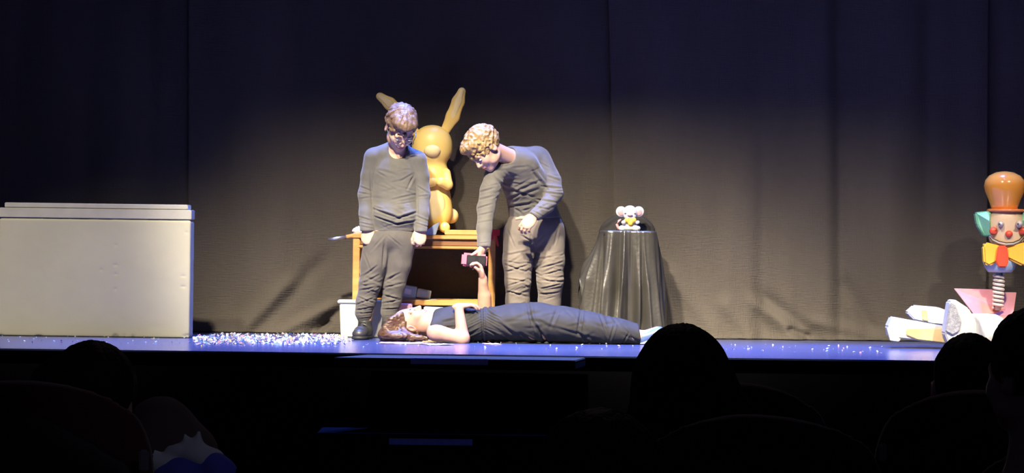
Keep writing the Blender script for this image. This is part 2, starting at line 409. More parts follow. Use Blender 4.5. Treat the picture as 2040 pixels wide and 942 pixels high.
# ------------------------------------------------------------------ the setting
FRONT, BACK = 16.1, 18.95
st = boxm('floor', (0, 18.3, -0.006), (11, 4.4, 0.012), M['stage'], bevel=0.003); tag(st, kind='structure')
lipf = [(PX(668, 15.7), 15.72), (PX(1150, 15.7), 15.72), (PX(1170, 16.09), 16.09), (PX(735, 16.09), 16.09)]
lp = poly_solid('trim_2', [(x, y, z) for z in (-0.055, -0.021) for x, y in lipf], [(0, 1, 2, 3), (4, 5, 6, 7), (0, 1, 5, 4), (1, 2, 6, 5), (2, 3, 7, 6), (3, 0, 4, 7)], M['fascia'], None, 0.002); tag(lp, kind='structure')
lp = poly_solid('trim_1', [(x, y, z) for z in (-0.020, -0.008) for x, y in lipf], [(0, 1, 2, 3), (4, 5, 6, 7), (0, 1, 5, 4), (1, 2, 6, 5), (2, 3, 7, 6), (3, 0, 4, 7)], M['lip'], None, 0.004); tag(lp, kind='structure')
tag(boxm('wall_front', (0, 16.21, -0.407), (11, 0.1, 0.786), M['fascia'], bevel=0.004), kind='structure')
tag(boxm('floor', (0, 9.5, -0.85), (11, 19, 0.1), M['hall'], bevel=0), kind='structure')
hd = boxm('light_cut_flag', (0, 12.0, 6.55), (13, 0.3, 3.4), M['fascia'], bevel=0.0); tag(hd, kind='structure')  # unseen board added to cut the front spots off the upper curtain
tag(boxm('wall_back', (0, 20.6, 2.6), (13, 0.1, 7), M['fascia'], bevel=0), kind='structure')
LIGHT_CUT_Z = 6.465  # lower edge of the added light-cutting board
hd.location.z = LIGHT_CUT_Z + 1.7
sx0, sx1 = PX(640, 15.5), PX(1105, 15.5)
stp = thing('step_unit', ((sx0 + sx1) / 2, 15.8, -0.8), 'low black step unit against the stage front', 'step')
boxm('step_box', ((sx0 + sx1) / 2, 15.82, -0.608), (sx1 - sx0, 0.62, 0.384), M['fascia'], stp)
boxm('tread', ((sx0 + sx1) / 2, 15.82, -0.408), (sx1 - sx0 + 0.02, 0.65, 0.016), mat('tread_paint', (0.004, 0.005, 0.010), 1.0, spec=0.0), stp)
a, b = P(775, 873, 15.49), P(941, 888, 15.49)
boxm('nosing_strip', ((a[0] + b[0]) / 2, 15.505, (a[2] + b[2]) / 2), (b[0] - a[0], 0.006, a[2] - b[2]), M['tape'], stp, bevel=0.001)
a, b = P(818, 713, 15.716), P(972, 727, 15.716)
tp = boxm('edge_tape', ((a[0] + b[0]) / 2, 15.717, (a[2] + b[2]) / 2), (b[0] - a[0], 0.006, a[2] - b[2]), M['tape'], bevel=0.001)
tag(tp, 'blue tape strip stuck on the front edge of the stage lip', 'tape')

# curtains ---------------------------------------------------------------
def drape(x, z):
    """how far the cloth comes forward (m)"""
    d = 0.030 * vnoise(np.stack([x * 1.7, 0 * x, z * 0.25], -1)) + 0.028 * vnoise(np.stack([x * 4.3 + 5, 0 * x, z * 0.5], -1))
    d += 0.011 * vnoise(np.stack([x * 9 + 5, 0 * x + 3, z * 1.1], -1))
    for px, wd, am in ((1672, 0.05, -0.035), (1640, 0.07, 0.03), (1515, 0.06, -0.018), (1588, 0.05, -0.02), (1850, 0.06, -0.016), (1780, 0.09, 0.018), (470, 0.1, 0.02), (300, 0.07, -0.02), (560, 0.08, 0.012), (1100, 0.06, 0.012), (1160, 0.05, -0.012)):
        x0 = PX(px, BACK); d += am * np.exp(-((x - x0 - 0.02 * (1 - z)) / wd) ** 2)
    def dg(x0, y0, x1, y1, wd, am):
        a = P(x0, y0, BACK); b = P(x1, y1, BACK); bx, bz = b[0] - a[0], b[2] - a[2]; L = math.hypot(bx, bz)
        t = ((x - a[0]) * bx + (z - a[2]) * bz) / L / L; s = ((x - a[0]) * -bz + (z - a[2]) * bx) / L
        return am * np.exp(-(s / wd) ** 2) * np.exp(-(np.maximum(np.abs(t - .5) - .38, 0) * 5) ** 2)
    for q in ((490, 655, 585, 560, 0.06, 0.030), (500, 668, 640, 520, 0.05, -0.020), (560, 662, 660, 610, 0.035, 0.022), (610, 668, 690, 610, 0.03, -0.026), (635, 660, 655, 640, 0.02, -0.03),
              (1500, 600, 1600, 675, 0.05, 0.026), (1520, 590, 1620, 670, 0.045, -0.02), (1570, 655, 1610, 672, 0.025, -0.035), (1440, 600, 1500, 676, 0.06, 0.02), (1620, 640, 1760, 672, 0.04, 0.014),
              (1185, 540, 1140, 640, 0.03, 0.012), (1290, 560, 1250, 650, 0.03, 0.012), (1330, 540, 1420, 660, 0.06, 0.018), (1680, 560, 1740, 660, 0.05, -0.014)):
        d += 1.35 * dg(*q)
    return d
def curtain(name, e0, e1, y0, label):
    nx = 260; nz = 190
    zt = np.concatenate([np.linspace(0.004, 0.9, 110), np.linspace(0.9, 5.9, 81)[1:]])
    u = np.linspace(0, 1, nx); Z, U = np.meshgrid(zt, u, indexing='ij')
    XL = np.interp(Z, [e[1] for e in e0], [e[0] for e in e0]); XR = np.interp(Z, [e[1] for e in e1], [e[0] for e in e1])
    X = XL + (XR - XL) * U; Y = y0 - drape(X, Z)
    Y -= 0.05 * np.exp(-Z / 0.06) * (0.5 + 0.5 * vnoise(np.stack([X * 6, X * 0, Z * 0], -1)))
    v = np.stack([X, Y, Z], -1).reshape(-1, 3); n = len(zt)
    i = (np.arange(n - 1)[:, None] * nx + np.arange(nx - 1)[None]).ravel()
    f = np.stack([i, i + 1, i + nx + 1, i + nx], 1)
    base = np.array([(e0[0][0] + e1[0][0]) / 2, y0, 0.0])
    v2 = v + V3((0, 0.012, 0)); k = len(v)
    f2 = f[:, ::-1] + k
    rim = []
    loop = list(range(nx)) + [r * nx + nx - 1 for r in range(1, n)] + [(n - 1) * nx + c for c in range(nx - 2, -1, -1)] + [r * nx for r in range(n - 2, 0, -1)]
    lo = np.array(loop); ln = np.roll(lo, -1); rim = np.stack([ln, lo, lo + k, ln + k], 1)
    o = link(name, np_mesh(name, np.concatenate([v, v2]) - base, np.concatenate([f, f2, rim])), M['curtain'], None, tuple(base))
    return tag(o, label, 'curtain', 'black stage curtains')
def edge(px0, px1): return [(PX(px1, BACK), 0.0), (PX((px0 * 0.3 + px1 * 0.7), BACK), 1.0), (PX(px0, BACK), 2.2), (PX(px0, BACK), 6)]
curtain('stage_curtain', [(-5.2, 0), (-5.2, 6)], edge(376, 384), BACK + 0.03, 'dark stage curtain at the far left behind the big foam block')
curtain('stage_curtain', edge(368, 376), edge(1216, 1236), BACK, 'wide black stage curtain behind the two boys and table')
curtain('stage_curtain', edge(1206, 1226), edge(1962, 1966), BACK - 0.045, 'black stage curtain right of the seam behind the cloth-covered stand')
curtain('stage_curtain', edge(1955, 1958), [(5.2, 0), (5.2, 6)], BACK + 0.02, 'black stage curtain at the far right behind the clown')

# confetti ---------------------------------------------------------------
rnd = random.Random(3)
vs, fs, mi = [], [], []
cm = [mat('confetti_white', (0.55, 0.55, 0.57), 0.35), mat('confetti_pink', (0.85, 0.45, 0.6), 0.4), mat('confetti_yellow', (0.85, 0.8, 0.35), 0.4), mat('confetti_blue', (0.4, 0.6, 0.95), 0.3)]
def bit(x, y, s):
    q = rotm((rnd.uniform(-1, 1), rnd.uniform(-1, 1), 0.8), rnd.uniform(0, 360)); c = V3((x, y, s * 0.5))
    k = len(vs)
    for dx, dy in ((-1, -1), (1, -1), (1, 1), (-1, 1)):
        p = c + q @ V3((dx * s * 0.5, dy * s * 0.35, 0)); p[2] = max(p[2], 0.0012); vs.append(p)
    fs.append((k, k + 1, k + 2, k + 3)); mi.append(rnd.choices((0, 1, 2, 3), (6, 2, 1, 3))[0])
for i in range(1150):
    px = rnd.uniform(386, 690); py = 666 + 24 * rnd.betavariate(2.0, 2.2) + (2 if px < 420 else 0)
    g = GZ(px, py); bit(g[0], min(g[1], 18.86), rnd.uniform(0.008, 0.022))
for i in range(160):
    px = rnd.choice((rnd.uniform(0, 390), rnd.uniform(690, 1300), rnd.uniform(1440, 1760))); py = rnd.uniform(679, 694) + (px - 900) * 0.013
    g = GZ(px, py); bit(g[0], g[1], rnd.uniform(0.006, 0.014))
me = np_mesh('confetti', vs, fs, False); co = link('confetti', me, cm); me.polygons.foreach_set('material_index', mi)
tag(co, 'glittering white and pink paper confetti scattered on the stage floor', 'confetti', kind='stuff')

# big foam block ---------------------------------------------------------------
YB = 17.9
a = P(-1, 437, YB); b = P(380, 671, YB); zt = P(190, 438, YB)[2]; x0, x1 = a[0], P(379, 540, YB)[0]
fb = thing('foam_block', ((x0 + x1) / 2, YB + 0.1, 0), 'large cream foam block with a thinner lid, far left', 'foam block')
lo_z = P(190, 437, YB)[2]; top_z = P(190, 416, YB)[2]; lid_z = P(190, 406, YB)[2]
S = Sculpt((x0 - .03, YB - .03, -.02), (x1 + .03, YB + .45, lo_z + .03), 0.008)
S.box(((x0 + x1) / 2, YB + .1, lo_z / 2 + .001), ((x1 - x0) / 2, .1, lo_z / 2), 0.006)
for i in range(26):
    px = rnd.choice((rnd.uniform(0, 380), 230, 365, 372)); py = rnd.choice((669, 668, rnd.uniform(460, 660))); p = P(px, py, YB - .002)
    S.ell(p, (rnd.uniform(.006, .02), .008, rnd.uniform(.004, .010)), 0.006, mode='d')
sculpt_obj(S, 'body', M['foam'], fb, folds([], 0.0008, (14, 14, 14)), 1)
boxm('lid_plate', ((x0 + x1) / 2, YB + .1, (lo_z + top_z) / 2 + .003), (x1 - x0 + .004, .20, top_z - lo_z - .004), M['foam_white'], fb, bevel=0.004)
xa, xb = P(9, 410, YB)[0], P(374, 410, YB)[0]
boxm('raised_panel', ((xa + xb) / 2, YB + .1, (top_z + lid_z) / 2 + .002), (xb - xa, .19, lid_z - top_z), M['foam_white'], fb, bevel=0.004)

# white tub ---------------------------------------------------------------
YT = 18.33
a, b = P(678, 600, YT), P(786, 672, YT); xc = (a[0] + b[0]) / 2; wd = b[0] - a[0]; zt = P(730, 598, YT)[2]
tub = thing('foam_tub', (xc, YT + .07, 0), 'white foam tub on the floor behind the legs of the boy with glasses', 'tub')
boxm('tub_body', (xc, YT + .06, zt / 2 - .006), (wd + .01, .12, zt - .014), M['foam'], tub, bevel=0.006, taper=0.94)
for yy in (YT + .002, YT + .118): boxm('rim', (xc, yy, zt - .011), (wd + .034, .022, .022), M['foam_white'], tub, bevel=0.005)
for xx in (xc - wd / 2 - .006, xc + wd / 2 + .006): boxm('rim', (xx, YT + .06, zt - .011), (.022, .10, .022), M['foam_white'], tub, bevel=0.005)

# table ---------------------------------------------------------------
Y0, Y1 = 18.47, 18.86
zt = P(850, 468, Y0)[2]; xl, xr = P(702, 480, Y0)[0], P(989, 480, Y0)[0]; xc = (xl + xr) / 2; yc = (Y0 + Y1) / 2
tb = thing('wooden_table', (xc, yc, 0), 'orange wooden table with a lower shelf behind the two boys', 'table')
for i in range(3): boxm('plank', (xc, Y0 + .065 + .13 * i, zt - .013), (xr - xl, .128, .026), M['wood'], tb, bevel=0.004)
za = zt - .026
boxm('apron', (xc, Y0 + .03, za - .021), (xr - xl - .07, .02, .042), M['wood_dark'], tb)
boxm('apron', (xc, Y1 - .03, za - .021), (xr - xl - .07, .02, .042), M['wood_dark'], tb)
boxm('rail', (xc, Y0 + .022, za - .052), (xr - xl - .06, .03, .018), M['wood'], tb)
for sx in (xl + .025, xr - .028):
    for sy in (Y0 + .03, Y1 - .03): boxm('leg', (sx, sy, za / 2), (.042, .042, za), M['wood'], tb)
zs = P(850, 603, Y0)[2]
for sy in (Y0 + .03, Y1 - .03): boxm('stretcher', (xc, sy, zs), (xr - xl - .09, .03, .036), M['wood'], tb)
for i in range(3): boxm('shelf_board', (xc, Y0 + .105 + .09 * i, zs + .006), (xr - xl - .1, .086, .016), M['wood'], tb, bevel=0.003)
# things on the table
def rest(px, py, Y): return P(px, py, Y)
def boxthing(name, px0, px1, z0, h, Y, d, m, label, cat, rotz=0, tilt=0, bevel=0.005):
    a, b = PX(px0, Y), PX(px1, Y)
    c = V3(((a + b) / 2, Y + d / 2, z0 + h / 2))
    o = boxm(name, c, (b - a, d, h), m, rot=(0, math.radians(tilt), math.radians(rotz)), bevel=bevel)
    return tag(o, label, cat)
boxthing('orange_board', 886, 953, zt + .001, .034, Y0 + .02, .12, M['gold'], 'orange board lying on the table front edge beside the statue foot', 'board')
rb = thing('red_clamp', (PX(985, Y0), Y0 + .05, zt), 'red plastic clamp on the right end of the table', 'clamp')
boxm('jaw', (PX(986, Y0), Y0 + .05, zt + .021), (.062, .06, .040), M['red'], rb)
boxm('handle', (PX(990, Y0), Y0 - .012, zt - .03), (.014, .014, .075), M['red'], rb, rot=(0, math.radians(-14), 0))
boxm('jaw_lip', (PX(980, Y0), Y0 - .014, zt + .0), (.024, .016, .05), M['red'], rb)
# long brush sticking out over the left edge
p0, p1, p2, p3 = P(654, 477, Y0 + .03), P(668, 475, Y0 + .03), P(690, 472, Y0 + .03), P(735, 464, Y0 + .06)
br = thing('flat_file', tuple(p3), 'flat grey metal file with a wooden handle sticking out over the left table edge', 'tool')
tube('blade', [p0, p1, p2], [.009, .011, .012], M['metal'], br, 8)
tube('handle', [p2, (p2 + p3) / 2, p3], [.013, .016, .014], M['wood'], br, 10)
a = P(711, 459, Y0 + .1)
def paper_lump(name, c, r, m, label, cat, seed=1, amp=.02, ground=None):
    c = V3(c); S = Sculpt(c - r * 1.6, c + r * 1.6, float(r.min()) / 9); S.ell(c, r)
    if ground is not None: S.cut((0, 0, ground), (0, 0, -1))
    rr = wloc_thing = None
    v, f = S.mesh(); N = vnormals(v, f); v = v + N * (amp * np.abs(vnoise(v / r.mean() * 1.9 + seed)))[:, None] - N * amp * .4
    if ground is not None: v[:, 2] = np.maximum(v[:, 2], ground)
    base = V3((c[0], c[1], ground if ground is not None else c[2] - r[2]))
    return tag(link(name, np_mesh(name, v - base, f), m, None, tuple(base)), label, cat)
paper_lump('crumpled_paper', P(714, 463, Y0 + .10) * V3((1, 1, 0)) + V3((0, 0, zt + .020)), V3((.038, .03, .03)), M['paper'], 'crumpled white paper on the table at the left hand of the boy with glasses', 'paper', 4, .012, zt + .001)
cone = poly_solid('grey_paper_wedge', [(PX(840, Y0), Y0 + .004, zt + .001), (PX(868, Y0), Y0 + .004, zt + .001), (PX(868, Y0), Y0 + .045, zt + .001), (PX(840, Y0), Y0 + .045, zt + .001), (PX(876, Y0), Y0 + .01, zt + .085), (PX(864, Y0), Y0 + .01, zt + .065), (PX(864, Y0), Y0 + .04, zt + .065), (PX(876, Y0), Y0 + .04, zt + .085)],
                  [(0, 1, 2, 3), (4, 5, 6, 7), (0, 1, 4, 5), (1, 2, 7, 4), (2, 3, 6, 7), (3, 0, 5, 6)], M['paper_blue'], None, .003)
tag(cone, 'grey folded card wedge at the foot of the yellow statue', 'card')
# things on the lower shelf
zsh = zs + .014
pk = thing('foam_package', (PX(835, Y0), Y0 + .15, zsh), 'pale blue-grey folded foam package lying on the lower table shelf', 'package')
boxm('base_plate', (PX(838, Y0 + .1), Y0 + .13, zsh + .006), (.22, .16, .010), M['foam_white'], pk, rot=(0, math.radians(3), 0), bevel=.002)
boxm('box_half', (PX(816, Y0 + .1), Y0 + .12, zsh + .052), (.100, .12, .078), M['paper_blue'], pk, rot=(0, math.radians(8), 0))
boxm('box_half', (PX(846, Y0 + .1), Y0 + .12, zsh + .040), (.088, .12, .056), M['foam_white'], pk, rot=(0, math.radians(10), 0))
for qx, qz in ((815, .055), (847, .042)): boxm('recess_panel', (PX(qx, Y0 + .1), Y0 + .058, zsh + qz), (.042, .006, .035), M['paper_blue'] if qx > 830 else M['paper'], pk, rot=(0, math.radians(9), 0), bevel=.002)
# stacked scraps on the floor in front of the table
boxthing('pink_box', 795, 823, 0.001, .215, 18.355, .10, M['pink_box'], 'small pink card box behind the head of the lying girl', 'box')
boxthing('foam_slab', 826, 905, 0.001, .150, 18.24, .12, M['foam_yellow'], 'tan stained foam slab on the floor behind the lying girl, lower of two', 'foam piece')
boxthing('foam_slab', 846, 934, 0.152, .045, 18.25, .10, M['foam_white'], 'thin white foam slab lying on a tan slab behind the lying girl', 'foam piece', 0, 2)

# covered stand ---------------------------------------------------------------
YM = 18.52; zt = .688; hw = (PX(1306, YM) - PX(1196, YM)) / 2; xc = (PX(1306, YM) + PX(1196, YM)) / 2; hd_ = .17
stn = thing('covered_stand', (xc, YM, 0), 'small stand draped in black satin cloth with a rounded back, mouse figure on top', 'stand')
boxm('stand_top', (xc, YM, zt - .014), (hw * 2 - .03, hd_ * 2 - .03, .02), M['black'], stn)
for sx in (-1, 1):
    for sy in (-1, 1): boxm('leg', (xc + sx * (hw - .035), YM + sy * (hd_ - .035), (zt - .024) / 2), (.03, .03, zt - .024), M['black'], stn)
def satin():
    nu = 360; nv = 60; vs = []
    for j in range(nv + 1):
        t = j / nv
        for i in range(nu):
            a = 2 * math.pi * i / nu
            # rounded rectangle of the table top
            ca, sa = math.cos(a), math.sin(a); k = 1 / max((abs(ca) ** 6 + abs(sa) ** 6) ** (1 / 6), 1e-6)
            bx, by = hw * ca * k, hd_ * sa * k
            front = max(0, -sa); left = max(0, -ca); right = max(0, ca)
            L = .615 + .03 * right                                     # hanging length
            cl = math.exp(-((a - math.pi * 1.06) / .30) ** 2)
            L -= .30 * cl
            L -= .05 * math.exp(-((a - math.pi * 1.22) / .07) ** 2)
            L += .02 * math.sin(a * 9 + 1)
            fl = t ** 1.2 * (.040 + .040 * left * (1 - .2 * t) + .008 * right)
            q = np.array([math.cos(a) * 2.6, math.sin(a) * 2.6, t * .55])
            n1 = float(vnoise(q * 1.15)); n2 = float(vnoise(q * 2.4 + 11)); n3 = float(vnoise(q * np.array([4.6, 4.6, 2.5]) + 23))
            n = 1.2 * (1 - 2.2 * abs(n1)) * .6 + .75 * n2 + .28 * n3
            am = (.005 + .062 * min(1, t * 1.8))
            r = fl + am * n
            nx, ny = ca * abs(ca) ** .3, sa * abs(sa) ** .3; l = math.hypot(nx, ny); nx /= l; ny /= l
            z = zt + .006 - L * t - .012 * (1 - math.cos(min(t * 9, 1) * math.pi / 2))
            z += .006 * math.sin(a * 23) * (t > .97)
            vs.append((bx + nx * r, by + ny * r, max(z, .006)))
    fs = [(j * nu + i, (j + 1) * nu + i, (j + 1) * nu + (i + 1) % nu, j * nu + (i + 1) % nu) for j in range(nv) for i in range(nu)]
    # top sheet with a rounded hump behind the figure
    k0 = len(vs); K = 14
    for q in range(1, K + 1):
        s = 1 - q / K
        for i in range(nu):
            x, y, z = vs[i][0] * s, vs[i][1] * s, zt + .007
            vs.append((x, y, z))
    for q in range(K):
        o0 = 0 if q == 0 else k0 + (q - 1) * nu; o1 = k0 + q * nu
        for i in range(nu): fs.append((o0 + i, o0 + (i + 1) % nu, o1 + (i + 1) % nu, o1 + i))
    v = np.array(vs); v += V3((xc, YM, 0)) - wloc(stn)
    o = link('cloth', np_mesh('cloth', v, np.array(fs)), M['satin'], stn)
    so = o.modifiers.new('thick', 'SOLIDIFY'); so.thickness = .003
satin()
S = Sculpt((xc - .25, YM + .0, zt - .05), (xc + .25, YM + .22, zt + .2), .006)
S.ell((xc, YM + .10, zt - .012), (.182, .055, .128), 0); S.cut((0, 0, zt - .01), (0, 0, -1), .004)
M['satin_matt'] = mat('black_satin_matt', (0.034, 0.033, 0.034), 0.75, (0.027, 0.026, 0.027), 6, 0.15, 40, spec=0.08)
sculpt_obj(S, 'cloth_hump', M['satin_matt'], stn, folds([(xc + dx * .3, zt + .10, xc + dx * 1.0, zt + .0, .014, .012) for dx in (-.16, -.11, -.05, .07, .12, .165)], .004, (18, 18, 18)), 2)
# mouse figure
ym = YM - .06; s = 5800 / ym
def mp(px, py, dy=0): return P(px, py, ym + dy)
zm = zt + .008
mo = thing('mouse_figurine', (PX(1255, ym), ym, zm), 'small white and grey mouse figurine holding yellow cheese on the covered stand', 'figurine')
def sc1(name, m, prims, parent, h=.003, cutz=None):
    lo = np.min([V3(q[0]) - V3(q[1]) for q in prims], 0) - .02; hi = np.max([V3(q[0]) + V3(q[1]) for q in prims], 0) + .02
    S = Sculpt(lo, hi, h)
    for q in prims: S.ell(q[0], q[1], q[2] if len(q) > 2 else .01)
    if cutz is not None: S.cut((0, 0, cutz), (0, 0, -1))
    return sculpt_obj(S, name, m, parent)
sc1('body', M['c_white'], [(mp(1254, 446), (.044, .04, .046)), (mp(1240, 455, -.02), (.026, .035, .02)), (mp(1268, 455, -.02), (.026, .035, .02)), (mp(1254, 454, -.01), (.055, .04, .022))], mo, cutz=zm)
sc1('head', M['m_grey'], [(mp(1255, 424), (.050, .045, .040)), (mp(1255, 431, -.03), (.040, .03, .024)), (mp(1255, 418), (.036, .04, .028))], mo)
sc1('muzzle', M['m_pink'], [(mp(1255, 428, -.062), (.018, .012, .008))], mo, .002)
for ex in (1237.5, 1272.5):
    e = sc1('ear', M['c_white'], [(mp(ex, 421.5), (.034, .014, .034))], mo)
    sc1('inner_ear', M['m_pink'], [(mp(ex, 422.5, -.010), (.022, .008, .022))], e, .002)
for ex in (1246, 1265): sc1('eye', M['c_dark'], [(mp(ex, 425.5, -.043), (.007, .006, .005))], mo, .0015)
sc1('cheese', M['c_yellow'], [(mp(1250, 438, -.05), (.018, .014, .016)), (mp(1262, 438, -.05), (.018, .014, .016)), (mp(1256, 444, -.05), (.016, .014, .018))], mo, .002)
for ex in (1242, 1270): sc1('paw', M['c_white'], [(mp(ex, 443, -.045), (.014, .016, .012))], mo, .002)
tube('tail', [mp(1240, 457, .02), mp(1232, 455, 0), mp(1229, 447, 0), mp(1232, 440, .01), mp(1237, 437, .02)], [.008, .009, .008, .007, .005], M['m_pink'], mo)

# yellow statue (plain generic figure) ---------------------------------------------------------------
YS = 18.66; ztb = P(850, 468, 18.47)[2]
def sp(px, py, dy=0): return P(px, py, YS + dy)
u = YS / 5800
ss = thing('yellow_statue', (PX(866, YS), YS, ztb), 'plain yellow faceless rabbit statue standing on the wooden table', 'statue')
S = Sculpt(sp(735, 475, -.2), sp(945, 165, .2), .006)
S.ell(sp(861, 295), (.130, .11, .125), 0); S.ell(sp(861, 280), (.118, .10, .10), .03)
S.ell(sp(864, 350), (.105, .085, .09), .05); S.ell(sp(862, 400), (.118, .10, .165), .05); S.ell(sp(866, 425), (.112, .105, .11), .04)
S.cut((0, 0, ztb + .001), (0, 0, -1), .004)
sculpt_obj(S, 'body', M['yellow'], ss, folds([], .0, (5, 5, 5)), 1)
def rod(name, m, pts, rad, par, h=.005, flat=None, k=.01):
    pts = [V3(p) for p in pts]; R = max(rad) + .02
    S = Sculpt(np.min(pts, 0) - R, np.max(pts, 0) + R, h); S.chain(pts, rad, k, flat); return sculpt_obj(S, name, m, par)
for pts in ([sp(886, 262), sp(902, 232), sp(913, 202), sp(920, 182)], [sp(826, 262, .02), sp(800, 228, .03), sp(776, 206, .03), sp(757, 192, .03)]):
    e = rod('ear', M['yellow'], pts, [.030, .044, .040, .026], ss, .005, ((0, 1, 0), .5))
    rod('inner_ear', M['pale_yellow'], [p + V3((0, -.017, 0)) for p in pts[1:]], [.020, .022, .014], e, .004, ((0, 1, 0), .4))
for sx in (-1, 1):
    cx = 872 + sx * 20
    rod('arm', M['yellow'], [sp(864 + sx * 24, 345, -.04), sp(864 + sx * 28, 368, -.09), sp(870 + sx * 8, 362, -.12)], [.032, .032, .030], ss)
    rod('foot', M['yellow'], [sp(862 + sx * 22, 452, .03), sp(862 + sx * 24, 453, -.13)], [.034, .034], ss)
sc1('muzzle', M['pale_yellow'], [(sp(861, 300, -.095), (.055, .035, .040))], ss, .004)
sc1('belly_panel', M['pale_yellow'], [(sp(864, 410, -.075), (.075, .04, .11))], ss, .005)
sc1('tail', M['pale_yellow'], [(sp(898, 430, .07), (.05, .05, .05))], ss, .005)
# clown on a spring ---------------------------------------------------------------
YC = 18.36
def cp(px, py, dy=0): return P(px, py, YC + dy)
q = YC / 5800
cl = thing('spring_clown', (PX(1990, YC), YC, 0), 'clown bust on a grey spring rising from a pink open box, far right', 'clown toy')
c0 = cp(2003, 412)
lathe('hat', cp(2001, 418), [(.0, .0), (.080, .0), (.086, .02), (.100, .06), (.124, .115), (.131, .15), (.124, .185), (.10, .215), (.06, .236), (.02, .243), (.002, .244)], M['c_orange'], cl, 40)
lathe('hat_brim', cp(2004, 419.5), [(.02, -.008), (.112, -.008), (.122, 0), (.112, .010), (.02, .014)], M['c_brim'], cl, 36)
S = Sculpt(cp(1950, 500, -.2), cp(2060, 400, .2), .005)
S.ell(cp(2004, 455), (.118, .10, .12)); S.ell(cp(2003, 435), (.105, .095, .09), .03); S.ell(cp(2006, 478), (.10, .09, .06), .04)
sculpt_obj(S, 'face', M['c_face'], cl)
for sx in (-1, 1):
    b = 2004
    pts = [cp(b + sx * 30, 420, -.02), cp(b + sx * 62, 423, .0), cp(b + sx * 58, 448, .0), cp(b + sx * 44, 472, .02), cp(b + sx * 28, 470, -.03), cp(b + sx * 33, 440, -.05)]
    front = [p + V3((0, -.02, 0)) for p in pts]; back = [p + V3((0, .07, 0)) for p in pts]
    n = len(pts); poly_solid('hair_wing', front + back, [tuple(range(n)), tuple(range(n, 2 * n))] + [(i, (i + 1) % n, n + (i + 1) % n, n + i) for i in range(n)], M['c_green'], cl, .010)
for ex, ey, r in ((1994, 446, .020), (2031, 446, .024)):
    e = lathe('eye', cp(ex, ey, -.108), [(.002, .034), (.008, .032), (r * .8, .012), (r, -.004), (r * .5, -.02)], M['c_white'], cl, 20, frame3((0, 0, 1), (-.12, -1, -.1)))
    sc1('pupil', M['c_dark'], [(cp(ex - 3, ey + 0, -.142), (.006, .005, .006))], e, .0012)
for ex in (1979, 2037): sc1('cheek', M['c_red'], [(cp(ex, 460, -.078 if ex < 2000 else -.08), (.026, .02, .026))], cl, .003)
sc1('nose', M['c_red'], [(cp(2010, 466, -.105), (.024, .024, .022))], cl, .003)
sm = [cp(1972, 470, -.082), cp(1978, 477, -.092), cp(1990, 483, -.098), cp(2004, 486, -.10), cp(2018, 485, -.10), cp(2030, 480, -.094), cp(2040, 470, -.082)]
tube('smile', sm, [.004, .008, .010, .011, .010, .008, .004], M['c_white'], cl, 8)
tube('mouth_line', [p + V3((0, -.008, .007)) for p in sm], .004, M['c_dark'], cl, 6)
tube('mouth_line', [p + V3((0, -.004, -.010)) for p in sm], .004, M['c_dark'], cl, 6)
for sx in (-1, 1):
    b = 1998
    pts = [cp(b - sx * 2, 492), cp(b + sx * 40, 482), cp(b + sx * 46, 490), cp(b + sx * 44, 524), cp(b + sx * 34, 530), cp(b - sx * 2, 512)]
    n = 6; fr = [p + V3((0, -.125 if 0 < i < 5 else -.10, 0)) for i, p in enumerate(pts)]; bk = [p + V3((0, -.05, 0)) for p in pts]
    w_ = poly_solid('bow_wing', fr + bk, [tuple(range(n)), tuple(range(n, 2 * n))] + [(i, (i + 1) % n, n + (i + 1) % n, n + i) for i in range(n)], M['c_yellow'], cl, .012)
pts = [(-9, 489), (9, 489), (13, 520), (8, 533), (-8, 533), (-14, 520)]
fr = [cp(1997 + a, y, -.145) for a, y in pts]; bk = [cp(1997 + a, y, -.09) for a, y in pts]
poly_solid('tie', fr + bk, [tuple(range(6)), tuple(range(6, 12))] + [(i, (i + 1) % 6, 6 + (i + 1) % 6, 6 + i) for i in range(6)], M['c_red'], cl, .008)
lathe('collar', cp(1992, 542, 0), [(.002, -.002), (.075, 0), (.092, .02), (.112, .07), (.10, .085), (.02, .11)], M['c_blue'], cl, 8)
tube('spring_core', [cp(1989, 544), cp(1988, 618)], .020, M['c_grey'], cl, 12)
hel = []
for i in range(170):
    t = i / 169; a = t * 2 * math.pi * 8.5; p = cp(1990 - 2 * t, 545 + 68 * t); hel.append(p + V3((.030 * math.cos(a), .030 * math.sin(a), 0)))
tube('spring', hel, .0095, M['c_white'], cl, 8)
# box: floor plate + flaring flaps
bz = P(1990, 630, YC)[2]; bx = PX(1990, YC)
bo = boxm('box_body', (bx, YC + .0, bz / 2 + .003), (.23, .22, bz), M['c_pink'], cl)
def flap(a, b, out, m):
    a, b = V3(a), V3(b); o = V3(out); t = V3((0, 0, .0)); n = nrm(np.cross(b - a, o)) * .010
    q = [a, b, b + o + (b - a) * .18, a + o - (b - a) * .18]
    poly_solid('flap', q + [p + n for p in q], [(0, 1, 2, 3), (4, 5, 6, 7), (0, 1, 5, 4), (1, 2, 6, 5), (2, 3, 7, 6), (3, 0, 4, 7)], m, cl, .003)
lx, rx, fy, by = bx - .115, bx + .115, YC - .11, YC + .11
fq = [P(1900, 574, YC + .02), P(1978, 576, YC + .11), P(2003, 616, YC + .10), P(1946, 634, YC - .11)]; fn_ = V3((.004, .012, -.004))
poly_solid('flap', fq + [p_ + fn_ for p_ in fq], [(0, 1, 2, 3), (4, 5, 6, 7), (0, 1, 5, 4), (1, 2, 6, 5), (2, 3, 7, 6), (3, 0, 4, 7)], M['c_pink'], cl, .003)
flap((rx, fy, bz), (rx, by, bz), (.17, -.0, .05), M['c_pink'])
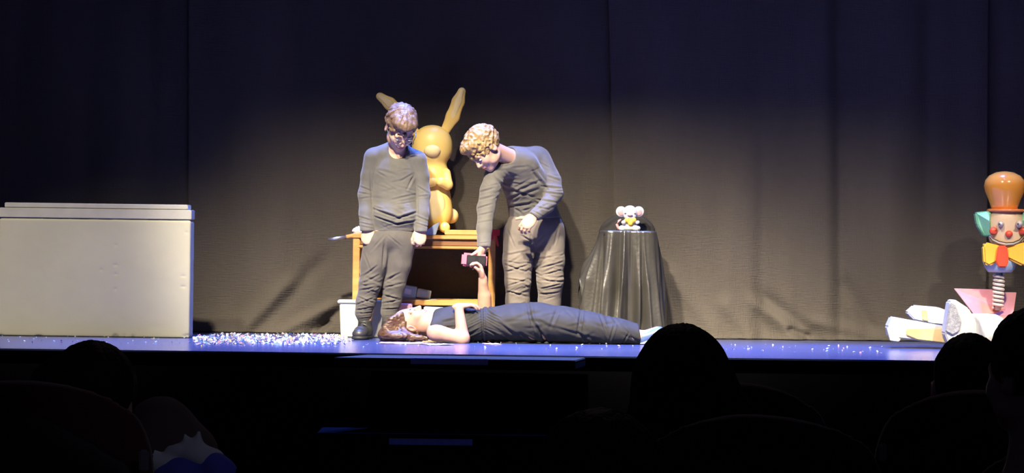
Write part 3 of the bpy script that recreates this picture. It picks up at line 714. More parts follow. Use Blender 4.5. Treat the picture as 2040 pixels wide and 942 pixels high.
flap((rx, by, bz), (lx, by, bz), (0, .12, .15), M['c_pink']); flap((lx, fy, bz), (rx, fy, bz), (0, -.10, -.02), M['c_pink'])
# foam rubble in front of the clown
def rock(name, c, r, m, label, seed, pts=16, rotz=0, zmin=0.001, cuts=7):
    c = V3(c); r = V3(r); S = Sculpt(c - r - .02, c + r + .02, .007); S.box(c, r, .012); g = random.Random(seed)
    for i in range(cuts):
        d = nrm((g.uniform(-1, 1), g.uniform(-1, .5), g.uniform(-.3, 1))); S.cut(c + d * r * g.uniform(.62, .85) * 1.05, d, .008)
    v, f = S.mesh(); v = smoothv(v, f, 1); N = vnormals(v, f); v = v + N * (.003 * vnoise(v * 30 + seed))[:, None]
    R = rotm((0, 0, 1), rotz); v = (v - c) @ R.T + c; v[:, 2] += zmin - v[:, 2].min(); base = V3((c[0], c[1], zmin))
    return tag(link(name, np_mesh(name, v - base, f), m, None, tuple(base)), label, 'foam piece')
Yf = 17.75
def prism(name, px_pts, Y, d, m, label, dy=None, bevel=.008, side=None):
    n = len(px_pts); fr = [P(x, y, Y + (dy[i] if dy else 0)) for i, (x, y) in enumerate(px_pts)]; bk = [p + V3((.0, d, 0)) for p in fr]
    cen = np.mean(fr + bk, 0); cen[2] = min(p[2] for p in fr)
    t = thing(name, cen, label, 'foam piece')
    poly_solid('block', fr + bk, [tuple(range(n)), tuple(range(n, 2 * n))] + [(i, (i + 1) % n, n + (i + 1) % n, n + i) for i in range(n)], m, t, bevel)
    return t
t = prism('foam_chunk', [(1769, 651), (1778, 631), (1884, 650), (1897, 668), (1889, 686), (1822, 678), (1773, 672)], Yf, .16, M['foam_white'], 'long foam chunk with a yellow stained side, lowest left of the clown rubble')
p = [P(x, y, Yf - .012) for x, y in ((1806, 656), (1884, 653), (1893, 668), (1888, 684), (1828, 677), (1806, 668))]; n = 6
poly_solid('stained_face', p + [a + V3((0, .03, 0)) for a in p], [tuple(range(n)), tuple(range(n, 2 * n))] + [(i, (i + 1) % n, n + (i + 1) % n, n + i) for i in range(n)], M['foam_yellow'], t, .005)
p = [P(x, y, Yf - .02) for x, y in ((1766, 652), (1776, 660), (1795, 676), (1790, 681), (1774, 679))]; n = 5
poly_solid('flap', p + [a + V3((0, .05, 0)) for a in p], [tuple(range(n)), tuple(range(n, 2 * n))] + [(i, (i + 1) % n, n + (i + 1) % n, n + i) for i in range(n)], M['foam_white'], t, .004)
t = prism('foam_chunk', [(1806, 622), (1822, 608), (1870, 612), (1886, 618), (1886, 648), (1858, 646), (1822, 638)], Yf + .17, .10, M['foam_white'], 'white angular foam chunk with a notch lying on top of the long one')
p = [P(x, y, Yf + .16) for x, y in ((1836, 618), (1846, 618), (1850, 640), (1838, 637))]
poly_solid('stain_face', p + [a + V3((0, .02, 0)) for a in p], [(0, 1, 2, 3), (4, 5, 6, 7), (0, 1, 5, 4), (1, 2, 6, 5), (2, 3, 7, 6), (3, 0, 4, 7)], M['foam_yellow'], t, .003)
t = prism('foam_chunk', [(1892, 600), (1902, 596), (1930, 614), (1945, 640), (1945, 695), (1894, 695), (1882, 664)], Yf - .175, .15, M['foam_white'], 'tall pointed foam chunk with a broken grey face in front of the pink box')
p = [P(x, y, Yf - .19) for x, y in ((1893, 603), (1903, 606), (1916, 640), (1912, 660), (1898, 668), (1884, 660))]; n = 6
poly_solid('broken_face', p + [a + V3((0, .03, 0)) for a in p], [tuple(range(n)), tuple(range(n, 2 * n))] + [(i, (i + 1) % n, n + (i + 1) % n, n + i) for i in range(n)], M['foam_grey'], t, .006)
rock('foam_chunk', (PX(1985, Yf + .15), Yf + .12, .09), (.15, .10, .105), M['foam_white'], 'white speckled foam chunk right of the pointed one, under the pink flap', 5)
rock('foam_chunk', (PX(2082, Yf + .1), Yf + .12, .11), (.12, .10, .12), M['foam_white'], 'foam chunk at the right edge of the frame', 8)
# paper scraps near the girl
def scrap(px, py, wd, dp, m, label, rz=0):
    g = GZ(px, py); k = 10; v = []; f = []
    for i in range(k + 1):
        for j in range(5):
            x = (i / k - .5) * wd; y = (j / 4 - .5) * dp; v.append((x, y, .003 + .006 * abs(float(vnoise(np.array([x * 30 + px, y * 30, 2.]))))))
    for i in range(k):
        for j in range(4): f.append((i * 5 + j, (i + 1) * 5 + j, (i + 1) * 5 + j + 1, i * 5 + j + 1))
    o = link('paper_scrap', np_mesh('paper_scrap', v, f), m, None, (g[0], g[1], 0)); o.rotation_euler.z = rz
    o.modifiers.new('thick', 'SOLIDIFY').thickness = .002
    tag(o, label, 'paper')
scrap(800, 684, .26, .22, cm[1], 'pale pink paper scrap under the hair of the lying girl')
scrap(872, 687, .16, .14, cm[0], 'white paper scrap beside the elbow of the lying girl', .4)
scrap(980, 686, .10, .12, cm[1], 'small pink paper scrap by the waist of the lying girl', .2)
# ------------------------------------------------------------------ people
def head_sdf(S, c, R, sc, ears=True, neckless=False):
    T = lambda x, y, z: V3(c) + R @ (V3((x, y, z)) * sc)
    e = lambda p, r, k=.01, mode='u', Q=None: S.ell(T(*p), V3(r) * sc, k * sc, R if Q is None else R @ Q, mode)
    e((0, -.012, .036), (.075, .094, .086), 0)
    e((0, .030, -.022), (.060, .064, .080), .03)
    e((0, .040, -.055), (.046, .048, .046), .02)
    e((0, .072, -.088), (.022, .018, .017), .022)
    for sx in (-1, 1):
        e((sx * .036, .062, -.024), (.026, .026, .026), .02)
        e((sx * .052, .020, -.062), (.014, .035, .02), .02)
    S.cone(T(-.040, .082, .020), .010 * sc, T(.040, .082, .020), .010 * sc, .016 * sc)
    for sx in (-1, 1): e((sx * .031, .104, .002), (.019, .016, .012), .012, 'd')
    S.cone(T(0, .088, .012), .008 * sc, T(0, .108, -.026), .0115 * sc, .012 * sc)
    for sx in (-1, 1): e((sx * .011, .097, -.030), (.009, .010, .008), .008)
    e((0, .088, -.052), (.024, .012, .008), .008); e((0, .086, -.064), (.020, .012, .008), .008)
    e((0, .104, -.058), (.024, .010, .0022), .003, 'd')
    if ears:
        for sx in (-1, 1):
            Q = rotm((0, 0, 1), sx * -18) @ rotm((1, 0, 0), -12)
            e((sx * .079, -.006, -.004), (.009, .020, .032), .006, Q=Q)
            e((sx * .087, .000, .000), (.005, .011, .018), .004, 'd', Q=Q)
    return T
def face_parts(body, T, R, sc, brow_m, iris=True):
    for sx in (-1, 1):
        S = Sculpt(T(sx * .031, .080, .001) - .03 * sc, T(sx * .031, .080, .001) + .03 * sc, .0022)
        S.ell(T(sx * .031, .083, .001), V3((.014, .012, .0075)) * sc, 0, R)
        e = sculpt_obj(S, 'eye', M['eye'], body)
        c = T(sx * .031, .0938, .000); S = Sculpt(c - .012, c + .012, .0016); S.ell(c, V3((.006, .003, .006)) * sc, 0, R); sculpt_obj(S, 'iris', M['iris'], e)
        tube('eyebrow', [T(sx * .014, .092, .020), T(sx * .028, .092, .026), T(sx * .042, .084, .024), T(sx * .052, .073, .017)], [.003 * sc, .0042 * sc, .0038 * sc, .002 * sc], brow_m, body, 6)
    tube('lips', [T(-.023, .087, -.058), T(-.012, .0965, -.0545), T(0, .0985, -.055), T(.012, .0965, -.0545), T(.023, .087, -.058), T(.012, .0945, -.064), T(0, .0965, -.0655), T(-.012, .0945, -.064)], .0038 * sc, M['lips'], body, 6, closed=True)
def hand_sdf(S, wr, d, n, t, curl, sc=1.0, spread=1.0, thumb=(0.75, 0.62, 0.25), tcurl=25):
    """wr wrist, d to the fingers, n out of the palm, t to the thumb side"""
    d = nrm(d); n = nrm(V3(n) - d * (V3(n) @ d)); t = nrm(V3(t) - d * (V3(t) @ d) - n * (V3(t) @ n)); w = V3(wr)
    R = np.stack([t, d, n], 1)
    L = lambda a, b, c: w + R @ (V3((a, b, c)) * sc)
    S.cone(w - d * .02, .025 * sc, L(0, .02, 0), .025 * sc, .012, (n, .72))
    S.ell(L(.0, .048, 0), V3((.040, .050, .0165)) * sc, .012, R)
    S.ell(L(.026, .034, .006), V3((.018, .030, .016)) * sc, .01, R)
    lens = ((.030, .084, .068, .0088), (.010, .090, .077, .0090), (-.010, .087, .071, .0088), (-.028, .079, .055, .0078))
    for i, (x, y, ln, r) in enumerate(lens):
        cu = curl[i] if isinstance(curl[0], (list, tuple)) else curl
        p = L(x, y - .012, -.001); ang = 0; pts = [L(x * .9, y - .035, 0), p]; fan = x * 3.0 * spread; rad = [r * sc, r * sc]
        for j, (fr, a) in enumerate(zip((.44, .31, .25), cu)):
            ang += math.radians(a)
            dd = nrm(d * math.cos(ang) + n * math.sin(ang) + t * math.sin(fan) * math.cos(ang)); p = p + dd * ln * fr * sc; pts.append(p); rad.append(r * (.96, .9, .8)[j] * sc)
        S.chain(pts, rad, .0025)
    q = [L(.020, .016, .006), L(.034, .034, .010)]; dv = nrm(t * thumb[0] + d * thumb[1] + n * thumb[2]); q.append(q[1] + dv * .032 * sc)
    dv2 = nrm(rotm(np.cross(dv, nrm(-t + n)), tcurl) @ dv); q.append(q[2] + dv2 * .028 * sc)
    S.chain(q, [.014 * sc, .0125 * sc, .0105 * sc, .0085 * sc], .004)
def hair_disp(c, R, amp, freq, seed=0):
    """clumped locks running away from the crown"""
    def fn(v, N):
        q = (v - V3(c)) @ R; a = np.arctan2(q[:, 0], q[:, 1] + .03); r = np.linalg.norm(q[:, :2] + V3((0, .03)), axis=1)
        k = np.stack([np.cos(a) * freq + seed, np.sin(a) * freq, q[:, 2] * 16 + r * 14], -1)
        n1 = vnoise(k); n2 = vnoise(k * 2.3 + 7)
        return amp * (0.75 * (1 - np.abs(n1) * 2) + .5 * n2)
    return fn
def locks(S, T, R, sc, rnd, n, region, length, r):
    for i in range(n):
        x, y, z, dx, dy, dz = region(rnd); d = nrm((dx, dy, dz)); c0 = V3((0, -.012, .04)); o = nrm((V3((x, y, z)) - c0) / V3((.084, .104, .092))); p = c0 + o * V3((.084, .104, .092)) * .985; N = nrm(o / V3((.084, .104, .092))); d = nrm(nrm(d - N * (d @ N)) + N * .22)
        S.cone(T(*p), r * sc, T(*(p + d * length * rnd.uniform(.6, 1.2))), r * .35 * sc, .006)
def randfold(rnd, n, box, ang, ln, wd, dp):
    out = []
    for i in range(n):
        x, y = rnd.uniform(box[0], box[2]), rnd.uniform(box[1], box[3]); a = math.radians(rnd.uniform(*ang)); l = rnd.uniform(*ln) / 2
        out.append((x - l * math.cos(a), y - l * math.sin(a), x + l * math.cos(a), y + l * math.sin(a), rnd.uniform(*wd), rnd.uniform(*dp)))
    return out
def shoe(par, heel, toe, m, ms, w=.045, h=.07):
    heel = V3(heel); toe = V3(toe); d = nrm(toe - heel); lo = np.minimum(heel, toe) - .1; hi = np.maximum(heel, toe) + .14; lo[2] = -.01
    S = Sculpt(lo, hi, .0055); z0 = .022
    S.cone(heel + V3((0, 0, .045)) + d * .04, w, toe + V3((0, 0, .034)) - d * .045, w * .92, .01, ((0, 0, 1), .78)); S.cone(heel + V3((0, 0, .045)) + d * .04, w * .95, heel + V3((0, 0, h + .035)) + d * .045, w * .84, .02)
    S.ell(toe - d * .10 + V3((0, 0, .055)), (w * .8, w * .8, .03), .02)
    S.cut((0, 0, z0), (0, 0, -1)); S.cut((0, 0, h + .045), (0, 0, 1))
    s = sculpt_obj(S, 'shoe', m, par)
    S = Sculpt(lo, hi, .005); S.cone(heel + d * .042 + V3((0, 0, .012)), w * 1.06, toe - d * .045 + V3((0, 0, .012)), w * 1.0, .0, ((0, 0, 1), .6))
    S.cut((0, 0, z0 + .002), (0, 0, 1)); S.cut((0, 0, .002), (0, 0, -1)); sculpt_obj(S, 'sole', ms, s)
    n = nrm(np.cross(d, (0, 0, 1)))
    for k in range(3):
        c = toe - d * (.105 + .022 * k) + V3((0, 0, .074 + .012 * k)); tube('lace', [c - n * .02, c + V3((0, 0, .008)), c + n * .02], .0035, ms, s, 6)
    return s

# ============ boy with glasses, standing with bowed head
def boy_one():
    Y = 18.17; J = lambda x, y, dy=0: P(x, y, Y + dy); rnd = random.Random(11)
    root = thing('person', (J(752, 676)[0], Y, 0), 'boy in grey long-sleeved top and glasses standing with bowed head by the tub', 'person', None)
    hc = J(798, 255, -.07); R = frame3((.20, -.62, -.76), (.02, 0, 1)); hs = 1.12
    lo = P(700, 690, Y) + V3((0, -.42, 0)); hi = P(868, 200, Y) + V3((0, .42, 0)); lo[2] = -.02
    # body
    B = Sculpt(lo, hi, .0042)
    T = head_sdf(B, hc, R, hs)
    B.cone(J(789, 304, .03), .056, hc + R @ V3((0, -.02, -.05)), .052, .025)
    tor = [J(787, 318, .02), J(786, 345, .01), J(785, 390, 0), J(785, 425, -.01), J(782, 462, 0)]
    fl = ((0, 1, 0), .62)
    B.chain(tor, [.098, .110, .112, .118, .125], .03, fl)
    B.chain([J(745, 313, .02), J(731, 388, .02), J(731, 455, -.05)], [.045, .034, .026], .02)
    B.chain([J(831, 317, .02), J(842, 388, .02), J(838, 455, -.05)], [.045, .034, .026], .02)
    B.chain([J(757, 475, 0), J(741, 560, -.02), J(728, 640, .02)], [.078, .05, .038], .02)
    B.chain([J(798, 475, .01), J(789, 555, .03), J(776, 640, .06)], [.078, .05, .038], .02)
    for hx, hy, tx, ty, dy in ((728, 655, 716, 668, 0), (776, 650, 772, 660, .07)): B.cone(J(hx, hy, dy + .02), .032, J(tx, ty, dy - .10), .024, .01)
    hand_sdf(B, J(731, 456, -.055), (.03, -.15, -1), (.25, .95, 0), (1, .1, 0), (62, 62, 35), 1.02, .3, thumb=(.25, .9, .3), tcurl=18)
    hand_sdf(B, J(838, 457, -.055), (-.05, -.15, -1), (-.25, .95, 0), (-1, .1, 0), (55, 60, 35), 1.02, .4, thumb=(.25, .9, .35), tcurl=18)
    body = sculpt_obj(B, 'body', M['skin'], root)
    face_parts(body, T, R, hs, M['hair_brown'])
    # hair
    H = Sculpt(hc - .21, hc + .21, .0045)
    e = lambda p, r, k=.01, mode='u': H.ell(T(*p), V3(r) * hs, k, R, mode)
    e((0, -.014, .045), (.084, .104, .092), 0); e((.0, .045, .085), (.066, .055, .036), .02)
    H.box(T(0, .125, -.042), V3((.064, .075, .112)) * hs, .02, .012, R, 'd'); H.cut(T(0, 0, -.028), -R[:, 2] - .15 * R[:, 1], .01)
    for sx in (-1, 1): H.ell(T(sx * .085, .012, -.03), V3((.03, .034, .045)) * hs, .01, R, 'd')
    locks(H, T, R, hs, rnd, 46, lambda g: (g.uniform(-.06, .06), g.uniform(.02, .085), g.uniform(.085, .125), g.uniform(-.6, .9), g.uniform(.2, 1), g.uniform(-.5, .5)), .026, .0085)
    locks(H, T, R, hs, rnd, 70, lambda g: (lambda a: (.07 * math.cos(a), -.02 + .085 * math.sin(a), g.uniform(.03, .115), .5 * math.cos(a) + .5, .4 * math.sin(a), g.uniform(-.7, .4)))(g.uniform(0, 6.28)), .024, .0075)
    sculpt_obj(H, 'hair', M['hair_brown'], body, lambda v, N: hair_disp(hc, R, .005, 6, 3)(v, N) + .004 * vnoise(v * 48), 0)
    # glasses
    gl = None
    for sx in (-1, 1):
        ring = [T(sx * .033 + .024 * math.cos(a), .108 - .02 * abs(.033 + .024 * math.cos(a) * 1.0) - .010 * (math.cos(a) > .5), -.003 + .019 * math.sin(a)) for a in np.linspace(0, 2 * math.pi, 22)[:-1]]
        g = tube('glasses', ring, .0023, M['wire'], body if gl is None else gl, 6, closed=True); gl = gl or g
        tube('temple', [T(sx * .057, .100, .0), T(sx * .077, .06, .002), T(sx * .084, .0, .004)], .0022, M['wire'], gl if gl is not g or sx > 0 else g, 6)
    tube('bridge', [T(-.010, .107, .0), T(0, .112, .003), T(.010, .107, .0)], .0022, M['wire'], gl, 6)
    # top
    S = Sculpt(lo, hi, .005)
    S.chain(tor, [.108, .126, .126, .134, .136], .03, fl)
    S.ell(J(787, 428, -.05), (.115, .06, .07), .05)
    S.cone(J(790, 300, .035), .062, J(746, 311, .02), .052, .03); S.cone(J(790, 302, .035), .062, J(830, 316, .02), .052, .03)
    S.chain([J(743, 314, .02), J(737, 350, .03), J(729, 388, .02), J(730, 425, -.02), J(731, 462, -.055)], [.056, .055, .048, .045, .043], .018)
    S.chain([J(833, 319, .02), J(838, 352, .03), J(842, 388, .02), J(841, 425, -.02), J(838, 462, -.055)], [.054, .052, .046, .043, .041], .018)
    zc = P(787, 458, Y)[2]; zh = P(787, 461, Y)[2]
    xa, xb = PX(748, Y), PX(824, Y)
    S.cut((0, 0, zh), (0, 0, -1)); 
    S.cone(J(792, 297, -.05), .060, hc + V3((0.0, -.0, .02)), .085, .012, mode='d')
    S.cone(J(793, 300, -.12), .040, J(793, 276, -.05), .060, .012, mode='d')
    st = SK(Y, [(752, 343, 768, 352, 6, 4), (800, 360, 825, 346, 6, 4), (744, 416, 800, 436, 7, 14), (790, 436, 828, 424, 7, 14), (748, 432, 795, 447, 6, 12), (785, 447, 827, 440, 6, 12), (783, 398, 826, 388, 6, 5), (790, 408, 826, 402, 5, 4), (748, 412, 770, 420, 5, 5),
                    (718, 372, 738, 380, 5, 5), (716, 384, 737, 388, 5, 5), (717, 396, 735, 394, 5, 5), (716, 432, 742, 440, 5, 5), (717, 443, 742, 449, 4, 6), (718, 450, 742, 455, 4, 4),
                    (830, 370, 852, 384, 5, 5), (832, 392, 852, 390, 5, 4), (828, 430, 852, 440, 5, 5), (828, 444, 854, 452, 4, 6), (738, 345, 744, 420, 7, 8), (829, 350, 832, 430, 7, 8), (825, 350, 812, 376, 6, 6), (748, 335, 742, 365, 6, 4)])
    st += SK(Y, randfold(rnd, 26, (750, 330, 822, 455), (-25, 35), (16, 40), (5, 9), (1, 2.5)))
    top = sculpt_obj(S, 'top', M['knit'], root, folds(st, .0018, (16, 16, 16)), 1)
    col = [J(789 + 38 * math.sin(a) * 1.0, 289 + 15 * -math.cos(a) * -1 - 5, -.035 - .085 * math.cos(a)) for a in np.linspace(-2.1, 2.1, 20)]
    # joggers
    S = Sculpt(lo, hi, .005)
    S.ell(J(784, 474, 0), (.135, .098, .10), 0)
    S.chain([J(754, 484, 0), J(745, 525, -.01), J(737, 565, -.015), J(729, 600, 0), J(725, 622, .01)], [.096, .083, .068, .060, .055], .02)
    S.chain([J(798, 484, .01), J(794, 525, .02), J(786, 565, .03), J(780, 600, .05), J(776, 622, .06)], [.094, .080, .068, .060, .055], .014)
    S.cone(J(725, 622, .01), .050, J(727, 644, .02), .038, .015); S.cone(J(776, 622, .06), .050, J(776, 642, .06), .038, .015)
    S.cut(P(727, 645, Y), (0, 0, -1)); S.cut(P(787, 452, Y), (0, 0, 1))
    st = SK(Y, [(724, 552, 752, 530, 6, 7), (722, 565, 755, 548, 6, 7), (718, 578, 748, 572, 6, 6), (716, 592, 742, 602, 5, 7), (712, 606, 742, 594, 5, 8), (710, 617, 738, 612, 4, 9), (712, 624, 740, 622, 4, 8), (718, 634, 738, 632, 3, 3),
                    (766, 560, 796, 545, 6, 7), (768, 572, 798, 566, 6, 7), (764, 588, 794, 596, 6, 7), (762, 604, 794, 598, 5, 7), (760, 616, 792, 614, 4, 8), (768, 630, 788, 628, 3, 3),
                    (768, 480, 764, 530, 7, 10), (776, 470, 800, 490, 5, 4), (768, 468, 740, 500, 6, 4), (724, 500, 740, 540, 6, 3), (800, 500, 812, 540, 6, 3)])
    st += SK(Y, randfold(rnd, 22, (722, 540, 796, 612), (-40, 30), (16, 34), (4, 8), (2, 4)))
    sculpt_obj(S, 'joggers', M['jogger'], root, folds(st, .002, (16, 16, 16)), 1)
    h1 = J(729, 668, .05); h1[2] = 0; t1 = h1 + V3((-.035, -.265, 0)); shoe(root, h1, t1, M['shoe'], M['sole'], .050)
    h2 = J(777, 660, .10); h2[2] = 0; t2 = h2 + V3((-.01, -.265, 0)); shoe(root, h2, t2, M['shoe'], M['sole'], .050)
boy_one()

# ============ boy bending down
def boy_two():
    Y = 18.55; J = lambda x, y, dy=0: P(x, y, Y + dy); rnd = random.Random(5)
    root = thing('person', (J(1062, 670)[0], Y, 0), 'fair-haired boy in dark top and taupe trousers bending down over the lying girl', 'person')
    hc = J(968, 297, -.34); R = frame3((-.50, -.35, -.75), (-.75, -.30, .60)); hs = 1.10
    lo = P(905, 690, Y) + V3((0, -.75, 0)); hi = P(1150, 235, Y) + V3((0, .40, 0)); lo[2] = -.02
    B = Sculpt(lo, hi, .0045)
    T = head_sdf(B, hc, R, hs)
    B.cone(J(1022, 318, -.20), .058, hc + R @ V3((0, -.03, -.05)), .054, .025)
    ch = nrm((.35, -.55, .55))
    tor = [J(1034, 335, -.17), J(1046, 365, -.10), J(1058, 400, -.03), J(1065, 440, 0)]
    fl = ((-.25, -.75, -.6), .66)
    B.chain(tor, [.120, .125, .115, .125], .03, fl)
    ra = [J(983, 345, -.28), J(969, 415, -.38), J(964, 488, -.48)]
    la = [J(1080, 330, -.08), J(1105, 388, -.16), J(1066, 428, -.30)]
    B.chain(ra, [.046, .036, .027], .02); B.chain(la, [.046, .037, .027], .02)
    B.chain([J(1038, 460, 0), J(1032, 560, -.03), J(1032, 650, .03)], [.088, .056, .042], .02)
    B.chain([J(1092, 460, .02), J(1097, 560, .0), J(1096, 650, .05)], [.088, .056, .042], .02)
    for x in (1032, 1096): B.cone(J(x, 660, .04), .034, J(x - 4, 668, -.08), .024, .01)
    hand_sdf(B, J(963, 491, -.485), (-.22, -.1, -1), (-.5, .2, -.1), (-.35, -.9, 0), ((25, 50, 30), (28, 52, 30), (32, 55, 30), (36, 55, 30)), 1.0, .4, thumb=(.6, .75, .4), tcurl=25)
    hand_sdf(B, J(1064, 430, -.305), (-.62, -.25, -.74), (.25, .9, -.25), (-.8, -.05, .5), ((25, 40, 25), (28, 45, 25), (30, 48, 25), (34, 50, 25)), 1.06, .7, thumb=(.75, .6, -.05), tcurl=15)
    body = sculpt_obj(B, 'body', M['skin_pink'], root); face_parts(body, T, R, hs, M['hair_blond'])
    H = Sculpt(hc - .21, hc + .21, .0045)
    e = lambda p, r, k=.01, mode='u': H.ell(T(*p), V3(r) * hs, k, R, mode)
    e((0, -.014, .046), (.086, .106, .096), 0); e((.0, .052, .090), (.070, .055, .036), .02)
    H.box(T(0, .125, -.05), V3((.064, .075, .108)) * hs, .02, .012, R, 'd'); H.cut(T(0, 0, -.055), -R[:, 2] - .15 * R[:, 1], .01)
    for sx in (-1, 1): H.ell(T(sx * .086, .014, -.03), V3((.03, .034, .045)) * hs, .01, R, 'd')
    locks(H, T, R, hs, rnd, 60, lambda g: (g.uniform(-.075, .075), g.uniform(-.02, .095), g.uniform(.07, .13), g.uniform(-.7, .7), g.uniform(.2, 1), g.uniform(-.6, .5)), .018, .0125)
    locks(H, T, R, hs, rnd, 90, lambda g: (lambda a: (.072 * math.cos(a), -.02 + .088 * math.sin(a), g.uniform(.0, .115), .5 * math.cos(a), .4 * math.sin(a) + .4, g.uniform(-.8, .2)))(g.uniform(0, 6.28)), .020, .0095)
    sculpt_obj(H, 'hair', M['hair_blond'], body, lambda v, N: hair_disp(hc, R, .003, 6, 8)(v, N) + .007 * (1 - 2 * np.abs(vnoise(v * 42))) + .003 * vnoise(v * 90), 0)
    # top
    S = Sculpt(lo, hi, .005)
    S.chain(tor, [.136, .148, .150, .172], .03, fl)
    S.cone(J(1020, 318, -.18), .085, J(1068, 322, -.04), .092, .04); S.cone(J(1018, 322, -.20), .080, J(985, 345, -.27), .062, .03)
    S.cone(J(1068, 320, -.04), .09, J(1090, 352, -.06), .075, .03)
    S.chain([J(988, 343, -.27), J(976, 380, -.33), J(968, 415, -.38), J(965, 455, -.44), J(964, 494, -.485)], [.062, .060, .054, .046, .041], .02)
    S.chain([J(1080, 328, -.07), J(1098, 360, -.11), J(1104, 386, -.16), J(1090, 408, -.22), J(1066, 429, -.30)], [.068, .062, .056, .048, .041], .016)
    S.cone(hc + V3((.02, 0, -.0)), .075, J(1010, 312, -.24), .062, .012, mode='d')
    S.cut(J(964, 492, -.485), (0, -.1, -1), 0, J(935, 530, -.70), J(1000, 480, -.25)); 
    a = J(1063, 431, -.305); S.cut(a, (-.62, -.25, -.74), 0, a + V3((-.16, -.14, -.16)), a + V3((.045, .10, .05)))
    zh = P(1066, 437, Y)[2]; S.cut((0, 0, zh), (0.05, 0, -1), 0, J(1000, 500, -.22), J(1150, 430, .3))
    st = SK(Y, [(1000, 372, 1060, 392, 9, 9), (1010, 395, 1070, 378, 9, 10), (1012, 412, 1060, 405, 8, 9), (1020, 385, 1075, 362, 8, 7), (1058, 338, 1078, 372, 10, 14), (1066, 350, 1090, 378, 8, 8), (1050, 332, 1062, 362, 8, 6),
                    (985, 355, 1002, 372, 8, 10), (955, 385, 985, 376, 6, 7), (953, 400, 985, 392, 6, 7), (953, 416, 980, 408, 5, 7), (955, 430, 980, 424, 5, 5), (952, 445, 980, 440, 5, 4), (953, 484, 976, 482, 3, 3),
                    (1080, 372, 1116, 376, 6, 8), (1084, 384, 1116, 388, 6, 8), (1070, 398, 1106, 404, 6, 7), (1064, 412, 1092, 418, 5, 6), (1060, 420, 1078, 430, 4, 5), (1090, 352, 1112, 360, 6, 5), (1040, 420, 1056, 416, 6, 6), (1010, 345, 1030, 352, 7, 4)])
    st += SK(Y, randfold(rnd, 30, (955, 330, 1115, 425), (-40, 50), (16, 36), (5, 9), (1.5, 3.5)))
    sculpt_obj(S, 'top', M['shirt'], root, folds(st, .002, (14, 14, 14)), 1)
    # trousers
    S = Sculpt(lo, hi, .005)
    S.ell(J(1065, 455, .0), (.188, .13, .135), 0)
    S.chain([J(1036, 470, 0), J(1032, 520, -.02), J(1032, 560, -.03), J(1031, 600, .0), J(1031, 656, .03)], [.108, .096, .082, .074, .070], .02)
    S.chain([J(1092, 470, .02), J(1094, 520, .0), J(1096, 560, -.01), J(1095, 600, .03), J(1095, 656, .05)], [.112, .098, .084, .072, .070], .016)
    S.cut(P(1060, 658, Y), (0, 0, -1)); S.cut(P(1066, 432, Y), (0, 0, 1))
    st = SK(Y, [(1008, 508, 1050, 500, 6, 6), (1008, 528, 1046, 540, 6, 7), (1012, 540, 1050, 528, 6, 7), (1010, 555, 1048, 560, 5, 7), (1014, 568, 1050, 556, 5, 6), (1010, 580, 1040, 586, 5, 6), (1074, 516, 1118, 508, 6, 7), (1076, 534, 1118, 522, 6, 8), (1078, 548, 1116, 538, 5, 8), (1076, 558, 1114, 560, 5, 8), (1080, 574, 1114, 566, 5, 8), (1076, 586, 1110, 582, 5, 7),
                    (1058, 470, 1062, 530, 8, 12), (1040, 470, 1064, 484, 7, 8), (1080, 470, 1062, 490, 7, 8), (1046, 480, 1064, 486, 5, 6), (1012, 460, 1024, 490, 6, 4), (1112, 455, 1104, 486, 6, 5)])
    st += SK(Y, randfold(rnd, 40, (1008, 500, 1118, 612), (-35, 30), (18, 40), (4, 8), (2, 5)))
    sculpt_obj(S, 'trousers', M['trouser'], root, folds(st, .002, (14, 14, 14)), 1)
    for x, dy in ((1031, .08), (1095, .10)):
        h = J(x, 665, dy); h[2] = 0; shoe(root, h, h + V3((-.03, -.27, 0)), M['shoe'], M['sole'], .048)
boy_two()

